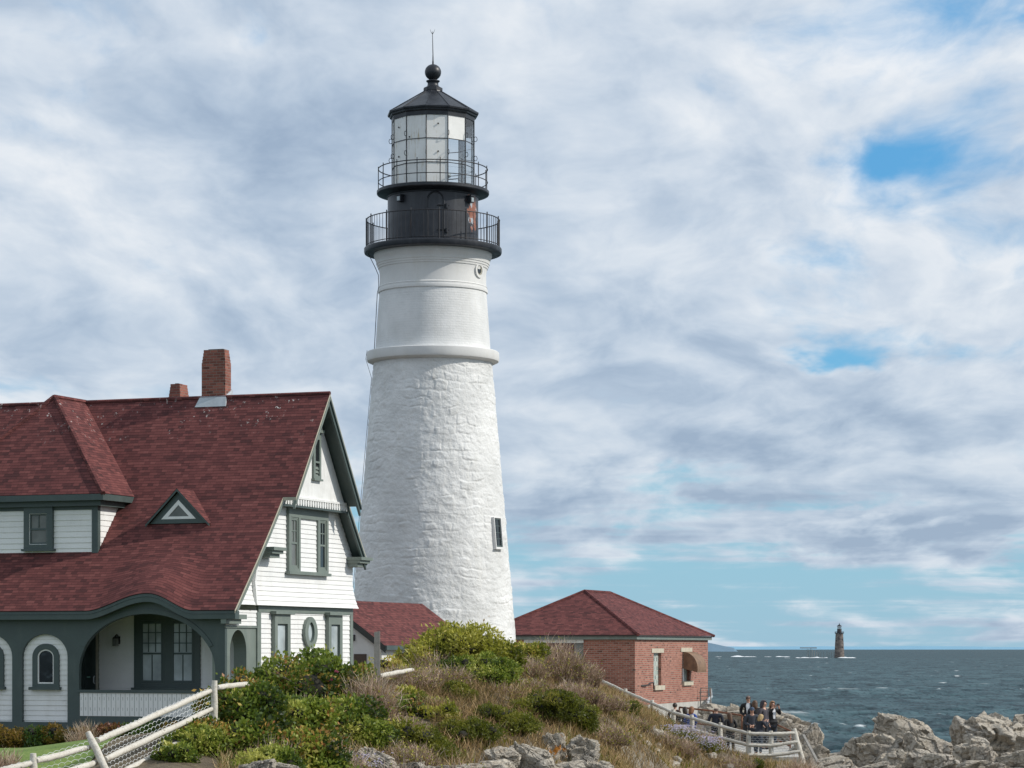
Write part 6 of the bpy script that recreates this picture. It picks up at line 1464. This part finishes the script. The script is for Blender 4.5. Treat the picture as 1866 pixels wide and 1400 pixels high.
def person(label, px, ptop, D, yaw, coat, trousers, hair, hairkind='short', arms='down', lean=0., skirt=.12, top=1.75, shirt=None, head_turn=0., extra=(), shoulder=.19, z=WZ):
    """yaw 0 faces the camera; arms: pose name"""
    s = D/F; x = (px-933)*s; zt = CAMZ+(1181-ptop)*s
    sc = (zt-z)/(1.755*math.cos(lean)*.985+.0); sc = max(.8, min(1.1, sc))
    r = thing('person', label, 'person', (x, D, zt-sc*1.755*(math.cos(lean)*.47+.53)), yaw, 'visitors on the landing'); r.scale = (sc, sc, sc)
    hz = .93
    def up(p):                                     # lean the upper body forward about the hips
        p = Vector(p)
        if p.z <= hz: return p
        q = p-Vector((0, 0, hz)); c, s_ = math.cos(lean), math.sin(lean)
        return Vector((q.x, q.y*c-q.z*s_, hz+q.z*c+q.y*s_))
    A = {'down': lambda k: [(.25*k, .02, 1.14), (.25*k, -.06, .89)],
         'cross': lambda k: [(.26*k, -.03, 1.16), (.04*k, -.27, 1.12)],
         'phone': lambda k: [(.27*k, -.12, 1.25), (.11*k, -.30, 1.50)],
         'phone_right': lambda k: [(.27*k, -.10, 1.24), (.16*k, -.28, 1.52)] if k < 0 else [(.25*k, -.05, 1.15), (.10*k, -.24, 1.18)],
         'pocket': lambda k: [(.28*k, .05, 1.15), (.21*k, -.06, .96)],
         'waist': lambda k: [(.27*k, .06, 1.16), (.08*k, -.19, 1.05)]}[arms]
    vs, es, rs = [], [], []
    def add(p, rad, parent=None, u=True):
        vs.append(up(p) if u else Vector(p)); rs.append(rad)
        if parent is not None: es.append((parent, len(vs)-1))
        return len(vs)-1
    pel = add((0, 0, .95), (.135, .105)); w = add((0, .0, 1.09), (.125, .095), pel); ch = add((0, .01, 1.27), (.15, .11), w); uc = add((0, .015, 1.41), (.12, .085), ch)
    nk = add((0, .01, 1.50), .055, uc); hb = add((0, -.005, 1.565), (.062, .07), nk); hd = add((0, -.012, 1.635), (.078, .096), hb); ht = add((0, .0, 1.70), (.062, .075), hd)
    add((0, -.112, 1.618), .014, hd)               # nose
    for k in (-1, 1):
        add((.082*k, .0, 1.625), .014, hd)         # ears
        sh = add((shoulder*k, .015, 1.42), .062, uc); (ex, ey, ez), (wx_, wy_, wz_) = A(k); el = add((ex, ey, ez), .042, sh); wr = add((wx_, wy_, wz_), .027, el)
        dv = (Vector((wx_, wy_, wz_))-Vector((ex, ey, ez))).normalized(); sd_ = dv.cross(Vector((0, 1, .2))).normalized(); W_ = Vector((wx_, wy_, wz_))
        pm = add(W_+dv*.07, (.036, .02), wr)
        for f, (o_, L) in enumerate(((-.030, .062), (-.010, .075), (.010, .070), (.030, .055))):
            a = add(W_+dv*.10+sd_*o_, .0085, pm); b_ = add(W_+dv*(.10+L*.55)+sd_*o_*1.1+Vector((0, -.012, -.006)), .008, a); add(W_+dv*(.10+L)+sd_*o_*1.1+Vector((0, -.03, -.012)), .007, b_)
        th = add(W_+dv*.045+sd_*.045*k, .010, pm); add(W_+dv*.085+sd_*.06*k+Vector((0, -.015, 0)), .0085, th)
        hp = add((.10*k, .0, .90), .085, pel, False); kn = add((.115*k, -.01, .49), .058, hp, False); an = add((.12*k, .015, .09), .038, kn, False); add((.13*k, -.13, .04), .035, an, False)
    body = link('body', skin_mesh('body', vs, es, rs, SKIN, pel), r)
    # coat or jacket: one surface with its sleeves
    V2, E2, R2 = [], [], []
    def ad(p, rad, parent=None, u=True):
        V2.append(up(p) if u else Vector(p)); R2.append(rad)
        if parent is not None: E2.append((parent, len(V2)-1))
        return len(V2)-1
    a = ad((0, 0, 1.10), (.165, .13)); lo = ad((0, 0, .96-.0), (.175, .135), a); 
    if skirt: lo2 = ad((0, .0, .93-skirt), (.18+skirt*.05, .14+skirt*.04), lo, False)
    c_ = ad((0, .01, 1.27), (.178, .135), a); u_ = ad((0, .015, 1.42), (.13, .095), c_); ad((0, .012, 1.495), (.068, .062), u_)
    for k in (-1, 1):
        sh = ad(((shoulder+.012)*k, .015, 1.415), .078, u_); (ex, ey, ez), (wx_, wy_, wz_) = A(k); el = ad((ex, ey, ez), .060, sh); ad(Vector((ex, ey, ez)).lerp(Vector((wx_, wy_, wz_)), .93), .045, el)
    link('coat', skin_mesh('coat', V2, E2, R2, coat, 0), r)
    V3 = [Vector((0, 0, .93))]; E3, R3 = [], [(.15, .12)]
    for k in (-1, 1):
        b0 = len(V3); V3 += [Vector((.10*k, 0, .82)), Vector((.115*k, -.01, .48)), Vector((.12*k, .01, .12))]; E3 += [(0, b0), (b0, b0+1), (b0+1, b0+2)]; R3 += [.10, .075, .062]
        m = MB(); m.lathe([(.0, .0), (.048, .0), (.052, .03), (.046, .07), (.03, .09), (0, .095)], 12); m.V = [(xx+.125*k, yy*(2.6 if yy < 0 else 1.5)-.02, zz) for xx, yy, zz in m.V]; m.build('shoe', cloth('black_shoe_leather', (.02, .018, .017), .5), r, True)
    link('trousers', skin_mesh('trousers', V3, E3, R3, trousers, 0), r)
    # hair
    def cap(mat, nm, ry=.112, long=0., cut=.0, puff=1., brow=.02):
        N, Fc = ico(4); N = N.copy(); kp = []
        c0 = np.array([0, .004, 1.645]); rr = np.array([.090, .112, .105])*puff
        V = c0+N*rr*(1+.07*fbm(N*4, 3, int(px))+.03*fbm(N*14, 2, 3))[:, None]
        face = (N[:, 1] < -.25)&(N[:, 2] < .42+brow)&(np.abs(N[:, 0]) < .80); low = N[:, 2] < (-.62 if not long else -2)
        if cut: low |= (N[:, 2] > cut)
        if long:
            dn = np.clip(-N[:, 2]*1.3, 0, 1)*(N[:, 1] > -.35); V[:, 2] -= dn*long; V[:, 1] += dn*.05; V[:, 0] *= 1+.18*dn
        bad = face|low; fm = ~(bad[Fc].any(1)); F2 = Fc[fm]; use = np.unique(F2); mp_ = -np.ones(len(V), int); mp_[use] = np.arange(len(use))
        Vv = np.array([up(q) for q in V[use]]); me = fast_mesh(nm, Vv, mp_[F2], mat, smooth=True); return link(nm, me, r)
    if hairkind == 'short': cap(hair, 'hair')
    elif hairkind == 'bald': cap(hair, 'hair', cut=.30, puff=.985)
    elif hairkind == 'long': cap(hair, 'hair', long=.26, puff=1.1)
    elif hairkind == 'bob': cap(hair, 'hair', long=.10, puff=1.16)
    elif hairkind == 'cap':
        cap(hair, 'hair', cut=.3); cap(extra[0], 'cap', cut=0, puff=1.05, brow=-.1); m = MB(); m.lathe([(0, 0), (.085, -.004), (.088, -.012), (0, -.01)], 20); m.V = [tuple(up((xx, yy*.9-.105, zz+1.675))) for xx, yy, zz in m.V]; m.build('cap_brim', extra[0], r, True)
    elif hairkind == 'hood':
        o = cap(coat, 'hood', long=.10, puff=1.22, brow=.12)
    for k in (-1, 1):
        m = MB(); m.lathe([(0, -.009), (.007, -.006), (.009, 0), (.007, .006), (0, .009)], 8); m.V = [tuple(up((xx+.032*k, yy-.094, zz+1.642))) for xx, yy, zz in m.V]; m.build('eye', DARKROOM, r, True)
    m = MB(); m.hexa([tuple(up(q)) for q in ((-.024, -.100, 1.578), (.024, -.100, 1.578), (.022, -.085, 1.578), (-.022, -.085, 1.578), (-.022, -.101, 1.588), (.022, -.101, 1.588), (.02, -.085, 1.588), (-.02, -.085, 1.588))]); m.build('mouth', weathered('lips', (.33, .12, .10), .1, 9, .5, 0), r)
    if 'sunglasses' in extra:
        m = MB(); m.hexa([tuple(up(q)) for q in ((-.07, -.108, 1.628), (.07, -.108, 1.628), (.072, -.085, 1.628), (-.072, -.085, 1.628), (-.07, -.112, 1.66), (.07, -.112, 1.66), (.072, -.085, 1.66), (-.072, -.085, 1.66))]); m.build('sunglasses', DARKROOM, r)
    if shirt:
        V = [up(q) for q in ((-.035, -.145, 1.09), (.035, -.145, 1.09), (.075, -.118, 1.40), (.045, -.075, 1.49), (-.045, -.075, 1.49), (-.075, -.118, 1.40), (-.055, -.150, 1.25), (.055, -.150, 1.25))]
        m = MB(); m.hexa([tuple(q) for q in (V[0], V[1], V[1]+Vector((0, .04, 0)), V[0]+Vector((0, .04, 0)), V[6], V[7], V[7]+Vector((0, .05, 0)), V[6]+Vector((0, .05, 0)))]); m.face([tuple(q) for q in (V[6], V[7], V[2], V[3], V[4], V[5])]); m.build('shirt', shirt, r)
    return r, up, A
NAVY, BLK = cloth('dark_navy_cloth', (.020, .024, .036)), cloth('black_cloth', (.012, .012, .014)); GREY = cloth('slate_grey_jacket', (.055, .06, .075)); PLUM = cloth('dark_plum_grey_cloth', (.06, .052, .062)); BLUE = cloth('bright_blue_jacket', (.03, .07, .28)); BROWNJ = cloth('brown_jacket', (.06, .04, .033)); JEAN = cloth('dark_denim', (.03, .04, .06)); CHAR = cloth('charcoal_trousers', (.03, .03, .034))
HB = cloth('dark_brown_hair', (.03, .018, .012), .6); HA = cloth('auburn_hair', (.20, .085, .035), .6); HR = cloth('brown_hair', (.09, .045, .022), .6); HL = cloth('blonde_hair', (.42, .29, .14), .6); HGr = cloth('short_grey_hair', (.16, .12, .10), .6); CAPB = cloth('navy_cap', (.05, .075, .12)); SHIRT = cloth('pale_shirt', (.62, .63, .66))
pw, pi = PI, PI/2
person('dark-haired person in a brown jacket seen from behind by the brick wall', 1230, 1280.5, 93, pw*.85, BROWNJ, CHAR, HB, 'short', 'waist')
person('dark-haired person bowing the head behind the upper fence rail', 1249, 1288.5, 91, pw*1.05, BLK, CHAR, HB, 'bob', 'waist', .12)
person('auburn-haired woman in a bright blue jacket behind the upper fence', 1258.5, 1288, 89.6, pw*.8, BLUE, JEAN, HA, 'bob', 'waist', .1)
person('balding man in a dark navy jacket with his back turned', 1304.5, 1287.5, 87.6, pw*.92, NAVY, CHAR, HGr, 'bald', 'waist', .08, shoulder=.21)
person('woman with long dark brown hair and black coat, back turned', 1331.5, 1299, 87.2, pw*1.12, BLK, CHAR, HR, 'long', 'waist', .16)
person('tall man in sunglasses, black coat and pale shirt facing the camera', 1363.5, 1267.5, 95, -.15, BLK, CHAR, HGr, 'short', 'waist', 0, .30, shirt=SHIRT, extra=('sunglasses',), shoulder=.21)
person('person with curly brown hair half hidden behind the man in the cap', 1375.5, 1276.5, 94, pw, BLK, CHAR, HR, 'bob', 'down')
person('man in a navy cap and slate grey jacket leaning forward', 1370.5, 1288.5, 87, -.1, GREY, JEAN, HGr, 'cap', 'cross', .16, extra=(CAPB,), shoulder=.20)
person('blond person in a dark jacket turned away beside the man in the cap', 1382.5, 1302, 86.2, pw*.72, NAVY, JEAN, HL, 'bob', 'phone', .2)
person('person in a dark hooded jacket looking out to the right', 1392, 1276.5, 91, .9, PLUM, CHAR, HB, 'hood', 'pocket', 0, .2)
rr_, up_, A_ = person('woman with light brown hair and black coat raising a small camera', 1407.5, 1277.5, 93, .45, BLK, JEAN, cloth('light_brown_hair', (.24, .13, .065), .6), 'bob', 'phone', 0, .30, shirt=SHIRT)
o = thing('camera', "small black camera held up by the woman in the black coat", 'camera')
o.name = 'pocket_camera'; mw = rr_.matrix_basis
bpy.context.view_layer.update(); o.location = rr_.matrix_world @ Vector((0, -.40, 1.62)); o.rotation_euler = (0, 0, .45)
m = MB(); m.box(-.055, .055, -.015, .015, -.032, .032); m.box(-.02, .02, -.012, .012, .032, .042); m.build('body', BLACK, o)
m = MB(); m.lathe([(.0, .0), (.022, .0), (.022, .03), (.0, .03)], 14); m.V = [(x, -.015-z, y) for x, y, z in m.V]; m.build('lens', IRON, o)
